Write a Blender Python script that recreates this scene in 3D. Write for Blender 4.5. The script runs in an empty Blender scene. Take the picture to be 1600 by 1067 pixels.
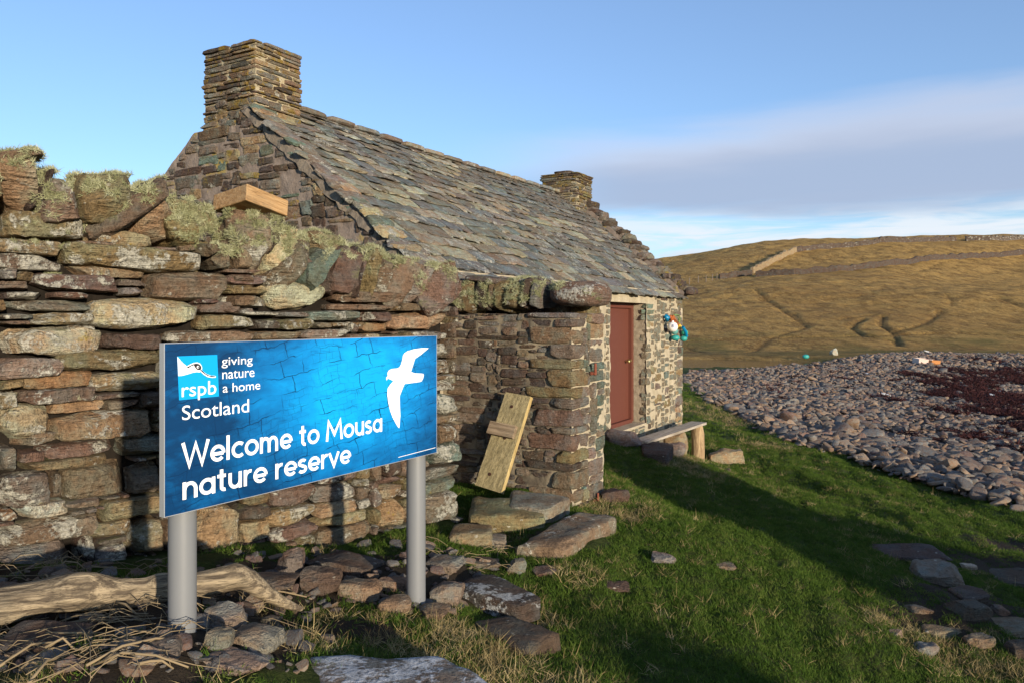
import bpy, math, random
import numpy as np
from mathutils import Vector, Matrix, Euler

# ------------------------------------------------------------------ camera, sky, sun, exposure
scene = bpy.context.scene
EYE, F, HY = 1.52, 1200.0, 499.0          # eye height above the door sill, focal length and horizon in photo pixels
cam_d = bpy.data.cameras.new("camera"); cam = bpy.data.objects.new("camera", cam_d)
scene.collection.objects.link(cam); scene.camera = cam
cam.location = (0, 0, EYE); cam.rotation_euler = (math.radians(90), 0, 0)
cam_d.sensor_width = 36.0; cam_d.lens = F / 1600 * 36.0
cam_d.shift_y = -(533.5 - HY) / 1600.0
cam_d.clip_start = 0.05; cam_d.clip_end = 6000

SUN_EL = math.radians(8.3)
SUN_V = Vector((0.52, -0.854, 0)).normalized() * math.cos(SUN_EL) + Vector((0, 0, math.sin(SUN_EL)))
SUN_AZ = math.atan2(SUN_V.x, SUN_V.y)
scene.view_settings.view_transform = 'Standard'; scene.view_settings.look = 'None'
scene.view_settings.exposure = 0.5; scene.view_settings.gamma = 1.0
scene.view_settings.use_curve_mapping = False
scene.cycles.max_bounces = 5; scene.cycles.diffuse_bounces = 3; scene.cycles.glossy_bounces = 2; scene.cycles.transmission_bounces = 2

class NT:
    """tiny node-tree helper"""
    def __init__(s, nt): s.nt = nt; s.nt.nodes.clear()
    def n(s, typ, **kw):
        nd = s.nt.nodes.new(typ)
        ins = kw.pop('ins', {})
        for k, v in kw.items(): setattr(nd, k, v)
        for k, v in ins.items(): s.set(nd, k, v)
        return nd
    def set(s, nd, k, v):
        sock = nd.inputs[k]
        if isinstance(v, bpy.types.NodeSocket): s.nt.links.new(v, sock)
        else:
            if sock.type == 'RGBA' and len(v) == 3: v = (*v, 1)
            sock.default_value = v
    def math(s, op, a, b=None, c=None, clamp=False):
        nd = s.n('ShaderNodeMath', operation=op, use_clamp=clamp)
        for i, v in enumerate((a, b, c)):
            if v is not None: s.set(nd, i, v)
        return nd.outputs[0]
    def vmath(s, op, a, b=None):
        nd = s.n('ShaderNodeVectorMath', operation=op)
        for i, v in enumerate((a, b)):
            if v is not None: s.set(nd, i, v)
        return nd.outputs[0]
    def noise(s, vec, scale, detail=4, rough=.55, dist=0.0, out=0):
        nd = s.n('ShaderNodeTexNoise', ins={'Vector': vec, 'Scale': scale, 'Detail': detail, 'Roughness': rough, 'Distortion': dist})
        return nd.outputs[out]
    def voro(s, vec, scale, feature='F1', out='Distance', rnd=1.0):
        nd = s.n('ShaderNodeTexVoronoi', feature=feature, ins={'Vector': vec, 'Scale': scale, 'Randomness': rnd})
        return nd.outputs[out]
    def ss(s, v, lo, hi, a=0.0, b=1.0):
        nd = s.n('ShaderNodeMapRange', interpolation_type='SMOOTHSTEP')
        for i, x in enumerate((v, lo, hi, a, b)): s.set(nd, i, x)
        return nd.outputs[0]
    def mix(s, f, a, b, blend='MIX'):
        nd = s.n('ShaderNodeMix', data_type='RGBA', blend_type=blend)
        s.set(nd, 0, f); s.set(nd, 6, a); s.set(nd, 7, b)
        return nd.outputs[2]
    def ramp(s, f, stops, interp='LINEAR'):
        nd = s.n('ShaderNodeValToRGB'); r = nd.color_ramp; r.interpolation = interp
        while len(r.elements) < len(stops): r.elements.new(.5)
        for e, (p, c) in zip(r.elements, stops): e.position = p; e.color = (*c, 1)
        s.set(nd, 0, f); return nd.outputs[0]
    def mapping(s, vec, scale=(1, 1, 1), loc=(0, 0, 0), rot=(0, 0, 0)):
        nd = s.n('ShaderNodeMapping', ins={'Vector': vec, 'Scale': scale, 'Location': loc, 'Rotation': rot})
        return nd.outputs[0]
    def bump(s, h, strength=.5, dist=.01, normal=None):
        nd = s.n('ShaderNodeBump', ins={'Height': h, 'Strength': strength, 'Distance': dist})
        if normal is not None: s.set(nd, 'Normal', normal)
        return nd.outputs[0]

world = bpy.data.worlds.new("World"); scene.world = world; world.use_nodes = True
w = NT(world.node_tree)
sky = w.n('ShaderNodeTexSky', sky_type='NISHITA', sun_disc=False, sun_elevation=SUN_EL, sun_rotation=SUN_AZ,
          air_density=1.0, dust_density=0.3, ozone_density=3.0)
tc = w.n('ShaderNodeTexCoord').outputs['Generated']
sep = w.n('ShaderNodeSeparateXYZ', ins={0: tc})
dx, dy, dz = sep.outputs
az = w.math('ARCTAN2', dx, dy)                       # 0 straight ahead, + to the right
hor = w.math('SQRT', w.math('ADD', w.math('MULTIPLY', dx, dx), w.math('MULTIPLY', dy, dy)))
el = w.math('ARCTAN2', dz, hor)
cv = w.n('ShaderNodeCombineXYZ', ins={0: w.math('MULTIPLY', az, 3.0), 1: w.math('MULTIPLY', el, 22.0), 2: 0.3}).outputs[0]
soft = w.noise(cv, 1.1, 5, .5, .3)
cv2 = w.n('ShaderNodeCombineXYZ', ins={0: w.math('MULTIPLY', az, 5.0), 1: w.math('MULTIPLY', el, 45.0), 2: 4.3}).outputs[0]
wisp = w.noise(cv2, 1.4, 7, .58, .5)
# the long bank: upper and lower limits drift with azimuth, edges broken by the noise
wob = w.math('MULTIPLY', w.math('SUBTRACT', soft, .5), .06)
e2 = w.math('ADD', el, wob)
azs = w.math('SINE', w.math('ADD', az, .25))
top = w.math('MULTIPLY_ADD', azs, .052, .222)          # rises to the right, dies out to the left
up = w.math('SUBTRACT', 1.0, w.ss(w.math('SUBTRACT', e2, top), -.055, .015))
lowm = w.ss(e2, .118, .152)
side = w.ss(az, -.13, .17)
bank = w.math('MULTIPLY', w.math('MULTIPLY', up, lowm), side)
bank = w.math('MULTIPLY', bank, .93)
low = w.math('MULTIPLY', w.ss(w.math('ADD', wisp, w.math('MULTIPLY', wob, 2.0)), .36, .60), w.math('SUBTRACT', 1.0, w.ss(el, .10, .17)))
low = w.math('MULTIPLY', low, w.math('MULTIPLY', w.ss(az, -.25, .1), .95))
shade = w.ss(w.math('SUBTRACT', top, e2), -.01, .075)
bankcol = w.mix(shade, (3.9, 3.8, 4.1), (1.95, 2.4, 3.3))
lowcol = w.mix(w.ss(el, .055, .10), (2.7, 3.0, 3.8), (4.0, 4.3, 4.65))
skyc = w.mix(.15, w.mix(1.0, sky.outputs[0], (1.10, 1.14, 1.30), 'MULTIPLY'), (3.2, 3.7, 4.5))      # thin high veil
c1 = w.mix(low, skyc, lowcol)
c2 = w.mix(bank, c1, bankcol)
bg = w.n('ShaderNodeBackground', ins={'Color': c2, 'Strength': 0.15})
w.nt.links.new(bg.outputs[0], w.n('ShaderNodeOutputWorld').inputs[0])

sun_d = bpy.data.lights.new("sun", 'SUN'); sun = bpy.data.objects.new("sun", sun_d)
scene.collection.objects.link(sun)
sun_d.energy = 4.8; sun_d.angle = math.radians(1.2); sun_d.color = (1.0, .87, .68)
sun.rotation_euler = SUN_V.to_track_quat('Z', 'Y').to_euler(); sun.location = SUN_V * 50

# ------------------------------------------------------------------ helpers
RN = np.random.default_rng(7)
R = random.Random(11)
col = scene.collection
WL = {}                                   # world location of every object by name

def tag(o, label=None, cat=None, group=None, kind=None):
    if label: o['label'] = label
    if cat: o['category'] = cat
    if group: o['group'] = group
    if kind: o['kind'] = kind
    return o
def _place(o, loc, parent):
    loc = Vector(loc); WL[o.name] = loc
    if parent is not None:
        o.parent = parent; o.location = loc - WL[parent.name]
    else: o.location = loc
def empty(name, loc, parent=None):
    o = bpy.data.objects.new(name, None); col.objects.link(o); o.empty_display_size = .1
    _place(o, loc, parent); return o
def mesh_of(name, V, Fc, mat, smooth=False, sharp=None):
    me = bpy.data.meshes.new(name)
    me.from_pydata(np.asarray(V, float).tolist(), [], Fc if isinstance(Fc, list) else Fc.tolist())
    if mat: me.materials.append(mat)
    if smooth: me.polygons.foreach_set('use_smooth', np.ones(len(me.polygons), bool))
    if sharp: me.set_sharp_from_angle(angle=math.radians(sharp))
    me.update(); return me
def mk(name, V, Fc, mat, parent=None, loc=(0, 0, 0), smooth=False, sharp=None, color=None):
    """mesh object; V is given relative to loc"""
    o = bpy.data.objects.new(name, mesh_of(name, V, Fc, mat, smooth, sharp)); col.objects.link(o)
    _place(o, loc, parent)
    if color is not None: o.color = (*color, 1)
    return o
def mkw(name, V, Fc, mat, parent=None, **kw):
    """mesh object from world-space vertices, origin at the bottom centre"""
    V = np.asarray(V, float); c = np.array([(V[:, 0].min()+V[:, 0].max())/2, (V[:, 1].min()+V[:, 1].max())/2, V[:, 2].min()])
    return mk(name, V - c, Fc, mat, parent, tuple(c), **kw)

_ct = {}
def cube_topo(n):
    if n in _ct: return _ct[n]
    idx, V, Fc = {}, [], []
    def vid(p):
        p = tuple(p)
        if p not in idx: idx[p] = len(V); V.append(p)
        return idx[p]
    for ax in range(3):
        u, v = (ax + 1) % 3, (ax + 2) % 3
        for sg in (0, n):
            for i in range(n):
                for j in range(n):
                    q = []
                    for a, b in ((i, j), (i+1, j), (i+1, j+1), (i, j+1)):
                        p = [0, 0, 0]; p[ax] = sg; p[u] = a; p[v] = b; q.append(vid(p))
                    Fc.append(q if sg else q[::-1])
    _ct[n] = (np.array(V, float) * 2 / n - 1, Fc); return _ct[n]

def stone_pts(dims, n=6, k=7, jit=.14, amp=.05, chips=4, chip=.14, rng=None):
    """irregular stone round the origin; dims = full sizes"""
    r = rng or RN
    V, Fc = cube_topo(n); P = V.copy()
    P = np.sign(P) * np.abs(P) ** .8
    P /= ((np.abs(P) ** k).sum(1) ** (1 / k))[:, None]
    J = r.uniform(-jit, jit, (2, 2, 2, 3)); X = (P + 1) / 2
    for a in (0, 1):
        for b in (0, 1):
            for c in (0, 1):
                wgt = (X[:, 0] if a else 1-X[:, 0]) * (X[:, 1] if b else 1-X[:, 1]) * (X[:, 2] if c else 1-X[:, 2])
                P += wgt[:, None] * J[a, b, c]
    for _ in range(chips):
        d = r.normal(size=3) * np.array([1, .8, 1]); d /= np.linalg.norm(d)
        h = P @ d; c = h.max() * (1 - r.uniform(.2, 1) * chip * 1.4)
        P -= np.maximum(0, h - c)[:, None] * d
    P = P * (np.asarray(dims) / 2)
    m = min(dims); Q = P.copy()
    for i in range(9):
        kv = r.normal(size=3) * (2.0 + i * 2.2) / max(m * 1.6, .06); ph = r.uniform(0, 6.3)
        d = r.normal(size=3); d /= np.linalg.norm(d)
        P += (np.sin(Q @ kv + ph) * amp * m / (1 + i * .38))[:, None] * d
    P += r.normal(size=P.shape) * min(amp, .05) * m * .16
    return P, Fc

def frame_pts(P, ex, ey, ez):
    """local (x,y,z) -> world directions"""
    return P @ np.array([ex, ey, ez], float)

def ray(px, py): return np.array([(px - 800) / F, 1.0, -(py - HY) / F])
CAM = np.array([0, 0, EYE])
def at(px, py, Z): return CAM + ray(px, py) * Z
def on_plane(px, py, P0, nrm):
    d = ray(px, py); P0 = np.asarray(P0, float); nrm = np.asarray(nrm, float)
    return CAM + d * (((P0 - CAM) @ nrm) / (d @ nrm))
def to_px(P):
    P = np.atleast_2d(P); return 800 + F * P[:, 0] / P[:, 1], HY + F * (EYE - P[:, 2]) / P[:, 1]

def box_pts(x0, x1, y0, y1, z0, z1):
    V = [(x, y, z) for z in (z0, z1) for y in (y0, y1) for x in (x0, x1)]
    return np.array(V, float), [[0, 2, 3, 1], [4, 5, 7, 6], [0, 1, 5, 4], [2, 6, 7, 3], [0, 4, 6, 2], [1, 3, 7, 5]]

def tube(path, rad, seg=8, cap=True):
    path = np.asarray(path, float); n = len(path); rad = np.broadcast_to(rad, (n,))
    V, Fc = [], []
    up = np.array([0, 0, 1.0])
    for i in range(n):
        t = path[min(i+1, n-1)] - path[max(i-1, 0)]; t /= np.linalg.norm(t) + 1e-9
        a = np.cross(t, up if abs(t[2]) < .95 else np.array([1.0, 0, 0])); a /= np.linalg.norm(a); b = np.cross(a, t)
        for j in range(seg):
            an = 2 * math.pi * j / seg
            V.append(path[i] + rad[i] * (math.cos(an) * a + math.sin(an) * b))
    for i in range(n-1):
        for j in range(seg):
            j2 = (j+1) % seg
            Fc.append([i*seg+j, i*seg+j2, (i+1)*seg+j2, (i+1)*seg+j])
    if cap: Fc += [list(range(seg))[::-1], [(n-1)*seg+j for j in range(seg)]]
    return np.array(V), Fc

def ball(c, r, n=10, sq=(1, 1, 1)):
    V, Fc = cube_topo(n); P = np.tan(V * math.pi / 4 * .98); P = P / np.linalg.norm(P, axis=1)[:, None]
    return P * r * np.array(sq) + np.asarray(c), Fc

def instancer(name, pts, rot, scl, idx, protos, label=None, cat=None, parent=None):
    me = bpy.data.meshes.new(name); me.from_pydata(np.asarray(pts, float).tolist(), [], [])
    N = len(pts)
    for nm, arr in (('rot', rot), ('scl', scl)):
        at_ = me.attributes.new(nm, 'FLOAT_VECTOR', 'POINT'); at_.data.foreach_set('vector', np.asarray(arr, np.float32).ravel())
    at_ = me.attributes.new('idx', 'INT', 'POINT'); at_.data.foreach_set('value', np.asarray(idx, np.int32))
    o = bpy.data.objects.new(name, me); col.objects.link(o); _place(o, (0, 0, 0), None)
    if parent is not None:
        o.parent = parent; o.location = -WL[parent.name]
    pc = bpy.data.collections.new(name + "_shapes")
    for p in protos: pc.objects.link(p)
    ng = bpy.data.node_groups.new(name + "_scatter", 'GeometryNodeTree')
    ng.interface.new_socket("Geometry", in_out='INPUT', socket_type='NodeSocketGeometry')
    ng.interface.new_socket("Geometry", in_out='OUTPUT', socket_type='NodeSocketGeometry')
    N_, L = ng.nodes, ng.links
    gi, go = N_.new('NodeGroupInput'), N_.new('NodeGroupOutput')
    iop = N_.new('GeometryNodeInstanceOnPoints'); ci = N_.new('GeometryNodeCollectionInfo')
    ci.inputs['Collection'].default_value = pc; ci.inputs['Separate Children'].default_value = True; ci.inputs['Reset Children'].default_value = True
    L.new(gi.outputs[0], iop.inputs['Points']); L.new(ci.outputs[0], iop.inputs['Instance'])
    iop.inputs['Pick Instance'].default_value = True
    def attr(nm, t):
        a = N_.new('GeometryNodeInputNamedAttribute'); a.data_type = t; a.inputs['Name'].default_value = nm; return a.outputs[0]
    e2r = N_.new('FunctionNodeEulerToRotation'); L.new(attr('rot', 'FLOAT_VECTOR'), e2r.inputs[0])
    L.new(e2r.outputs[0], iop.inputs['Rotation']); L.new(attr('scl', 'FLOAT_VECTOR'), iop.inputs['Scale'])
    L.new(attr('idx', 'INT'), iop.inputs['Instance Index']); L.new(iop.outputs[0], go.inputs[0])
    o.modifiers.new("scatter", 'NODES').node_group = ng
    tag(o, label, cat, kind='stuff'); return o
def proto(name, V, Fc, mat, smooth=True, sharp=None):
    return bpy.data.objects.new(name, mesh_of(name, V, Fc, mat, smooth, sharp))

# ------------------------------------------------------------------ materials
def new_mat(name):
    m = bpy.data.materials.new(name); m.use_nodes = True
    return m, NT(m.node_tree)
def finish(m, t, colr, rough=.85, normal=None, spec=.25, **kw):
    b = t.n('ShaderNodeBsdfPrincipled', ins={'Base Color': colr, 'Roughness': rough, 'Specular IOR Level': spec, **kw})
    if normal is not None: t.set(b, 'Normal', normal)
    t.nt.links.new(b.outputs[0], t.n('ShaderNodeOutputMaterial').inputs[0]); return m
def plain(name, c, rough=.6, spec=.4, var=.15, scale=20, bump=.0, **kw):
    m, t = new_mat(name); v = t.n('ShaderNodeTexCoord').outputs['Object']
    nz = t.noise(v, scale, 5, .6)
    cc = t.mix(nz, tuple(x * (1 - var) for x in c), tuple(min(1, x * (1 + var)) for x in c))
    return finish(m, t, cc, rough, t.bump(nz, bump, .01) if bump else None, spec, **kw)

def stone_mat(name, white=.56, yellow=.70, moss=.8, rand_ramp=None, bump=1.0, fine=1.0, whitecol=(.50, .475, .39), yelcol=(.40, .28, .05), wscale=5.0, contrast=1.0):
    """weathered sandstone: body colour from the object's own colour, crusts of lichen over it"""
    m, t = new_mat(name)
    oi = t.n('ShaderNodeObjectInfo'); tcd = t.n('ShaderNodeTexCoord').outputs['Object']
    rnd = oi.outputs['Random']
    off = t.n('ShaderNodeCombineXYZ', ins={0: t.math('MULTIPLY', rnd, 91.0), 1: t.math('MULTIPLY', rnd, 37.0), 2: t.math('MULTIPLY', rnd, 53.0)}).outputs[0]
    v = t.vmath('ADD', tcd, off)
    base = oi.outputs['Color'] if rand_ramp is None else t.ramp(rnd, rand_ramp, 'CONSTANT')
    n1 = t.noise(v, 6 * fine, 4, .65); n2 = t.noise(v, 42 * fine, 4, .7); n3 = t.noise(t.mapping(v, (1, 1, 8)), 8 * fine, 3, .6)
    k = t.math('ADD', t.math('MULTIPLY', n1, 1.5 * contrast), t.math('ADD', t.math('MULTIPLY', n2, 1.5 * contrast), t.math('MULTIPLY', n3, .9 * contrast)))
    k = t.math('MAXIMUM', t.math('ADD', t.math('SUBTRACT', k, 1.95 * contrast), 1.0), .18)
    hue = t.mix(t.ss(n1, .4, .62), (1.12, .97, .86), (.88, 1.0, 1.04))
    c = t.mix(1.0, t.mix(1.0, base, hue, 'MULTIPLY'), t.n('ShaderNodeCombineColor', ins={0: k, 1: k, 2: k}).outputs[0], 'MULTIPLY')
    # pale crust in broken lobed patches; how much of it differs from stone to stone
    amt = t.math('MULTIPLY', t.math('SUBTRACT', t.math('FRACT', t.math('MULTIPLY', rnd, 7.31)), .5), .16)
    wn = t.math('ADD', t.noise(v, wscale * fine, 5, .68, .4), t.math('ADD', amt, t.math('MULTIPLY', t.math('SUBTRACT', n2, .5), .34)))
    wm = t.ss(wn, white, white + .07)
    cell = t.voro(v, 14 * fine)
    spot = t.math('MULTIPLY', t.ss(t.math('ADD', cell, t.math('MULTIPLY', n2, .12)), .25, .20), t.ss(n3, .5, .58))
    wm = t.math('MAXIMUM', wm, t.math('MULTIPLY', spot, .8))
    wcol = t.mix(t.ss(n2, .3, .7), tuple(x * .5 for x in whitecol), tuple(min(.9, x * 1.2) for x in whitecol))
    c = t.mix(t.math('MULTIPLY', wm, .85), c, wcol)
    ym = t.ss(t.math('ADD', t.noise(t.vmath('ADD', v, (5, 9, 2)), 4.2 * fine, 4, .65), t.math('MULTIPLY', t.math('SUBTRACT', n2, .5), .4)), yellow, yellow + .08)
    c = t.mix(t.math('MULTIPLY', ym, .85), c, t.mix(n2, tuple(x * .45 for x in yelcol), yelcol))
    nz = t.n('ShaderNodeSeparateXYZ', ins={0: t.n('ShaderNodeNewGeometry').outputs['Normal']}).outputs[2]
    mm = t.ss(t.math('ADD', t.math('ADD', n1, t.math('MULTIPLY', t.math('SUBTRACT', n2, .5), .3)), t.math('MULTIPLY', nz, .10)), moss, moss + .1)
    c = t.mix(t.math('MULTIPLY', mm, .75), c, t.mix(n2, (.08, .08, .03), (.22, .21, .11)))
    n4 = t.noise(v, 130 * fine, 3, .7)
    g4 = t.math('ADD', .55, t.math('MULTIPLY', n4, .9)); c = t.mix(1.0, c, t.n('ShaderNodeCombineColor', ins={0: g4, 1: g4, 2: g4}).outputs[0], 'MULTIPLY')
    speck = t.ss(n2, .40, .30)
    c = t.mix(t.math('MULTIPLY', speck, .55), c, tuple(x * .10 for x in (.3, .25, .2)))
    h = t.math('ADD', t.math('MULTIPLY', n1, 1.1), t.math('ADD', t.math('MULTIPLY', n2, .8), t.math('MULTIPLY', n3, 1.0)))
    h = t.math('ADD', h, t.math('ADD', t.math('MULTIPLY', wm, .12), t.math('MULTIPLY', n4, .30)))
    return finish(m, t, c, .92, t.bump(h, bump, .045 / fine), .15)

BROWNS = [(0, (.20, .138, .10)), (.14, (.16, .122, .103)), (.28, (.145, .13, .12)), (.42, (.235, .17, .125)), (.55, (.115, .107, .105)), (.66, (.18, .122, .102)), (.78, (.175, .16, .148)), (.9, (.27, .205, .155))]
M_wall = stone_mat('drystone', .545, .69, .68)
M_cope = stone_mat('coping_rock', .63, .72, .62)
M_porch = stone_mat('porch_stone', .66, .74, .78, fine=1.3)
M_front = stone_mat('cottage_stone', .70, .80, .85, fine=1.6, bump=.8)
M_gable = stone_mat('gable_stone', .70, .62, .78, fine=1.3, yelcol=(.36, .26, .05))
M_chim = stone_mat('chimney_stone', .66, .55, .74, fine=1.3, yelcol=(.34, .22, .035))
M_slate = stone_mat('roof_slate', .575, .70, .80, fine=1.3, bump=.7, whitecol=(.40, .385, .33), wscale=7)
M_rock = stone_mat('beach_rock', .74, .88, .88, bump=.8, contrast=.7)
M_slab = stone_mat('pale_crusted_slab', .43, .85, .88, whitecol=(.50, .51, .53), bump=.8)
M_cob = stone_mat('cobble', .78, .95, .95, rand_ramp=BROWNS, bump=.5, fine=1.4, contrast=.7)
M_far = stone_mat('far_dyke_stone', .62, .8, .7, fine=.35, bump=1.0)

def mortar_mat(name, a, b, scale=9, yellow=None):
    m, t = new_mat(name); v = t.n('ShaderNodeTexCoord').outputs['Object']
    n1 = t.noise(v, scale, 6, .65); n2 = t.noise(v, scale * 6, 4, .6)
    c = t.mix(t.ss(n1, .3, .7), a, b); c = t.mix(t.math('MULTIPLY', n2, .5), c, tuple(x * .45 for x in a))
    if yellow: c = t.mix(t.math('MULTIPLY', t.ss(t.noise(t.vmath('ADD', v, (4, 4, 1)), 3, 5, .65), .58, .68), .8), c, yellow)
    return finish(m, t, c, .95, t.bump(t.math('ADD', n1, t.math('MULTIPLY', n2, .5)), .9, .02), .1)
M_mortar = mortar_mat('lime_mortar', (.38, .32, .22), (.53, .455, .33))
M_mpink = mortar_mat('pink_mortar', (.20, .155, .125), (.31, .25, .205), yellow=(.33, .24, .06))
M_mroof = mortar_mat('roof_torching', (.36, .30, .19), (.48, .41, .28), yellow=(.36, .24, .05))
M_core = mortar_mat('shaded_hearting', (.012, .010, .008), (.024, .019, .015))  # near-black tone stands in for the shade deep in the gaps
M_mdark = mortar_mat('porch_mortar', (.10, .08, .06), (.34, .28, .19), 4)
# ------------------------------------------------------------------ terrain height
CP = [(0,895,.385),(200,868,.30),(350,850,.24),(550,830,.15),(722,812,.08),(285,1037,.37),(650,952,.09),(460,950,.2),
      (0,1040,.38),(0,970,.385),(400,1067,.3),(600,1067,.15),(800,1067,.03),(1000,1067,-.1),(1200,1067,-.25),(1400,1067,-.38),(1600,1067,-.5),
      (894,793,0),(944,765,0),(950,697,-.06),(960,880,-.03),(1050,720,-.33),(1090,718,-.6),(1150,745,-.6),(1000,770,-.09),(1100,780,-.35),
      (1200,800,-.5),(1300,830,-.55),(1400,880,-.55),(1500,930,-.55),(1600,920,-.65),(1180,665,-.72),(1120,635,-.6),(1250,692,-.74),(1400,743,-.82),
      (1600,797,-.88),(1600,680,-1.25),(1600,600,-1.6),(1450,560,-.95),(1440,547,-.75),(1300,561,-.8),(1200,582,-1.0),(1140,583,-1.0),(1075,587,-.95),(1080,600,-.85)]
pts = [(*at(px, py, (EYE - z) * F / (py - HY))[:2], z) for px, py, z in CP]
pts += [(0,0,0),(-3,0,.35),(4,0,-.5),(8,0,-.9),(0,-6,.1),(-8,0,.5),(-8,8,.4),(-6,14,.3),(0,14,0),(-2.5,9.5,.05),(-10,25,0),(0,30,-.5),
        (15,5,-1.35),(20,-5,-1.9),(0,-20,.2),(-20,0,.6),(-20,30,0),(0,50,-1.1),(-30,60,-1.1),(30,20,-2.1),(45,35,-2.2),(12,60,-1.15),(30,64,-1.0),(55,60,-1.2)]
pts = np.array(pts, float)
def _phi(r2): return np.where(r2 > 1e-9, .5 * r2 * np.log(np.maximum(r2, 1e-9)), 0)
_A = pts[:, :2]; _n = len(pts)
_K = _phi(((_A[:, None] - _A[None]) ** 2).sum(2)) + np.eye(_n) * .02
_Pm = np.c_[np.ones(_n), _A]
_S = np.linalg.solve(np.block([[_K, _Pm], [_Pm.T, np.zeros((3, 3))]]), np.r_[pts[:, 2], 0, 0, 0])
def sstep(x, a, b): t = np.clip((x - a) / (b - a), 0, 1); return t * t * (3 - 2 * t)
_rw = np.random.default_rng(3)
_WV = [(_rw.normal(size=2) * k, _rw.uniform(0, 6.3), a) for k, a in [(1.3, .016), (2.1, .014), (3.4, .010), (5.2, .008), (8, .006), (11, .004), (15, .003)] for _ in range(3)]
_WB = [(_rw.normal(size=2) * k, _rw.uniform(0, 6.3), a) for k, a in [(.03, 1.2), (.06, .6), (.12, .35), (.25, .2), (.5, .12), (1.0, .07)] for _ in range(4)]
def waves(x, y, Wt):
    o = np.zeros_like(x)
    for kv, ph, a in Wt: o += a * np.sin(kv[0] * x + kv[1] * y + ph)
    return o
SKY_A = np.array([-3, -.6, -.2, .0, .19, .25, .33, .417, .49, .58, .667, .8, 1.2, 3]); SKY_E = np.array([.02, .02, .045, .062, .0785, .0885, .1008, .1083, .1133, .1105, .107, .098, .08, .02])
GULLY = []           # (polyline world xy, half width, depth) filled below
def seg_dist(x, y, line):
    d = np.full(x.shape, 1e9)
    for (ax, ay), (bx, by) in zip(line[:-1], line[1:]):
        vx, vy = bx - ax, by - ay; L2 = vx * vx + vy * vy + 1e-9
        t = np.clip(((x - ax) * vx + (y - ay) * vy) / L2, 0, 1)
        d = np.minimum(d, np.hypot(x - ax - t * vx, y - ay - t * vy))
    return d
def H(x, y, detail=True):
    x = np.asarray(x, float); y = np.asarray(y, float); sh = x.shape; x = x.ravel(); y = y.ravel()
    r = np.hypot(x, y)
    z = _S[_n] + _S[_n+1] * x + _S[_n+2] * y
    for i in range(_n): z += _S[i] * _phi((x - _A[i, 0]) ** 2 + (y - _A[i, 1]) ** 2)
    flat = -1.15
    z = z + (flat - z) * sstep(r, 52, 72)
    # shallow pool behind the shingle
    z -= .5 * np.exp(-(((x - 11.5) / 6.5) ** 2 + ((y - 45) / 4.2) ** 2) ** 2)
    # the hill
    a = x / np.maximum(y, 1e-3); front = y > 5
    e = np.interp(a, SKY_A, SKY_E); zt = e * 235 + 2.7
    t = (y - 66) / 169.0
    g = np.clip(t, 0, None) ** 1.18; g = np.where(t > 1, 1 + .25 * (1 - np.exp(-(t - 1) * 1.2)) , g)
    hill = np.where(front, zt * g, 0) * np.where(t > 1, np.exp(-np.clip(t - 1.6, 0, None)), 1)
    z = z + hill + np.where(t > 0, waves(x, y, _WB) * np.clip(t * 4, 0, 1) * .33, 0)
    fm = y > 45
    if fm.any():
        cut = np.zeros(fm.sum())
        for line, hw, dep in GULLY:
            d = seg_dist(x[fm], y[fm], line); cut = np.maximum(cut, dep * np.exp(-(d / hw) ** 2))
        z[fm] -= cut
    # unseen mounds added behind and to the right of the viewer to shade the turf
    for kx, ky, rx, ry, kh, an in SHADE_MOUNDS:
        c, s = math.cos(an), math.sin(an); u = (x-kx)*c + (y-ky)*s; v = -(x-kx)*s + (y-ky)*c
        z += kh * np.exp(-((u/rx)**2 + (v/ry)**2)**3)
    if detail: z = z + waves(x, y, _WV) * np.clip(1.4 - r / 60, .3, 1)
    return z.reshape(sh)
SHADE_MOUNDS = []
def ray_ground(px, py, zmin=1.5, zmax=400):
    d = ray(px, py); Z = np.geomspace(zmin, zmax, 260)
    P = CAM + d * Z[:, None]; below = P[:, 2] < H(P[:, 0], P[:, 1])
    i = int(np.argmax(below)) if below.any() else len(Z) - 1
    lo, hi = Z[max(i-1, 0)], Z[i]
    for _ in range(14):
        m = (lo + hi) / 2; p = CAM + d * m
        if p[2] < H(p[0:1], p[1:2])[0]: hi = m
        else: lo = m
    return CAM + d * hi
def gpoly(pl): return [tuple(ray_ground(*p)[:2]) for p in pl]
_g = [([(1180,452),(1215,480),(1245,500),(1260,510)],0.28,0.20),([(1240,490),(1262,512)],0.28,0.16),([(1075,542),(1140,553),(1200,530),(1260,512)],0.28,0.11),
      ([(1350,497),(1330,512),(1352,526),(1395,530),(1404,540)],0.36,0.24),([(1380,494),(1376,508),(1395,520),(1404,536)],0.32,0.22),
      ([(1470,486),(1445,506),(1400,518)],0.28,0.18),([(1205,528),(1340,525),(1480,521),(1600,524)],0.43,0.16),([(1068,533),(1180,530)],0.28,0.11),
      ([(1430,425),(1460,415),(1500,405)],0.39,0.18),([(1480,460),(1488,470),(1486,478)],0.32,0.14),([(1560,465),(1600,480)],0.55,0.27),([(1310,500),(1340,495),(1400,488)],0.28,0.14),
      ([(1060,556),(1130,556)],0.28,0.08)]
_g = [(gpoly(pl), hw, dep) for pl, hw, dep in _g]
GULLY.extend(_g)
_sa = math.atan2(-.854, .52)
SHADE_MOUNDS.extend([(5.32, -3.78, 1.6, .68, 1.7, _sa), (8.5, -1.85, 1.6, 1.40, 2.85, _sa)])     # unseen mounds, added and shaped to cast shade on the turf

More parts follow.
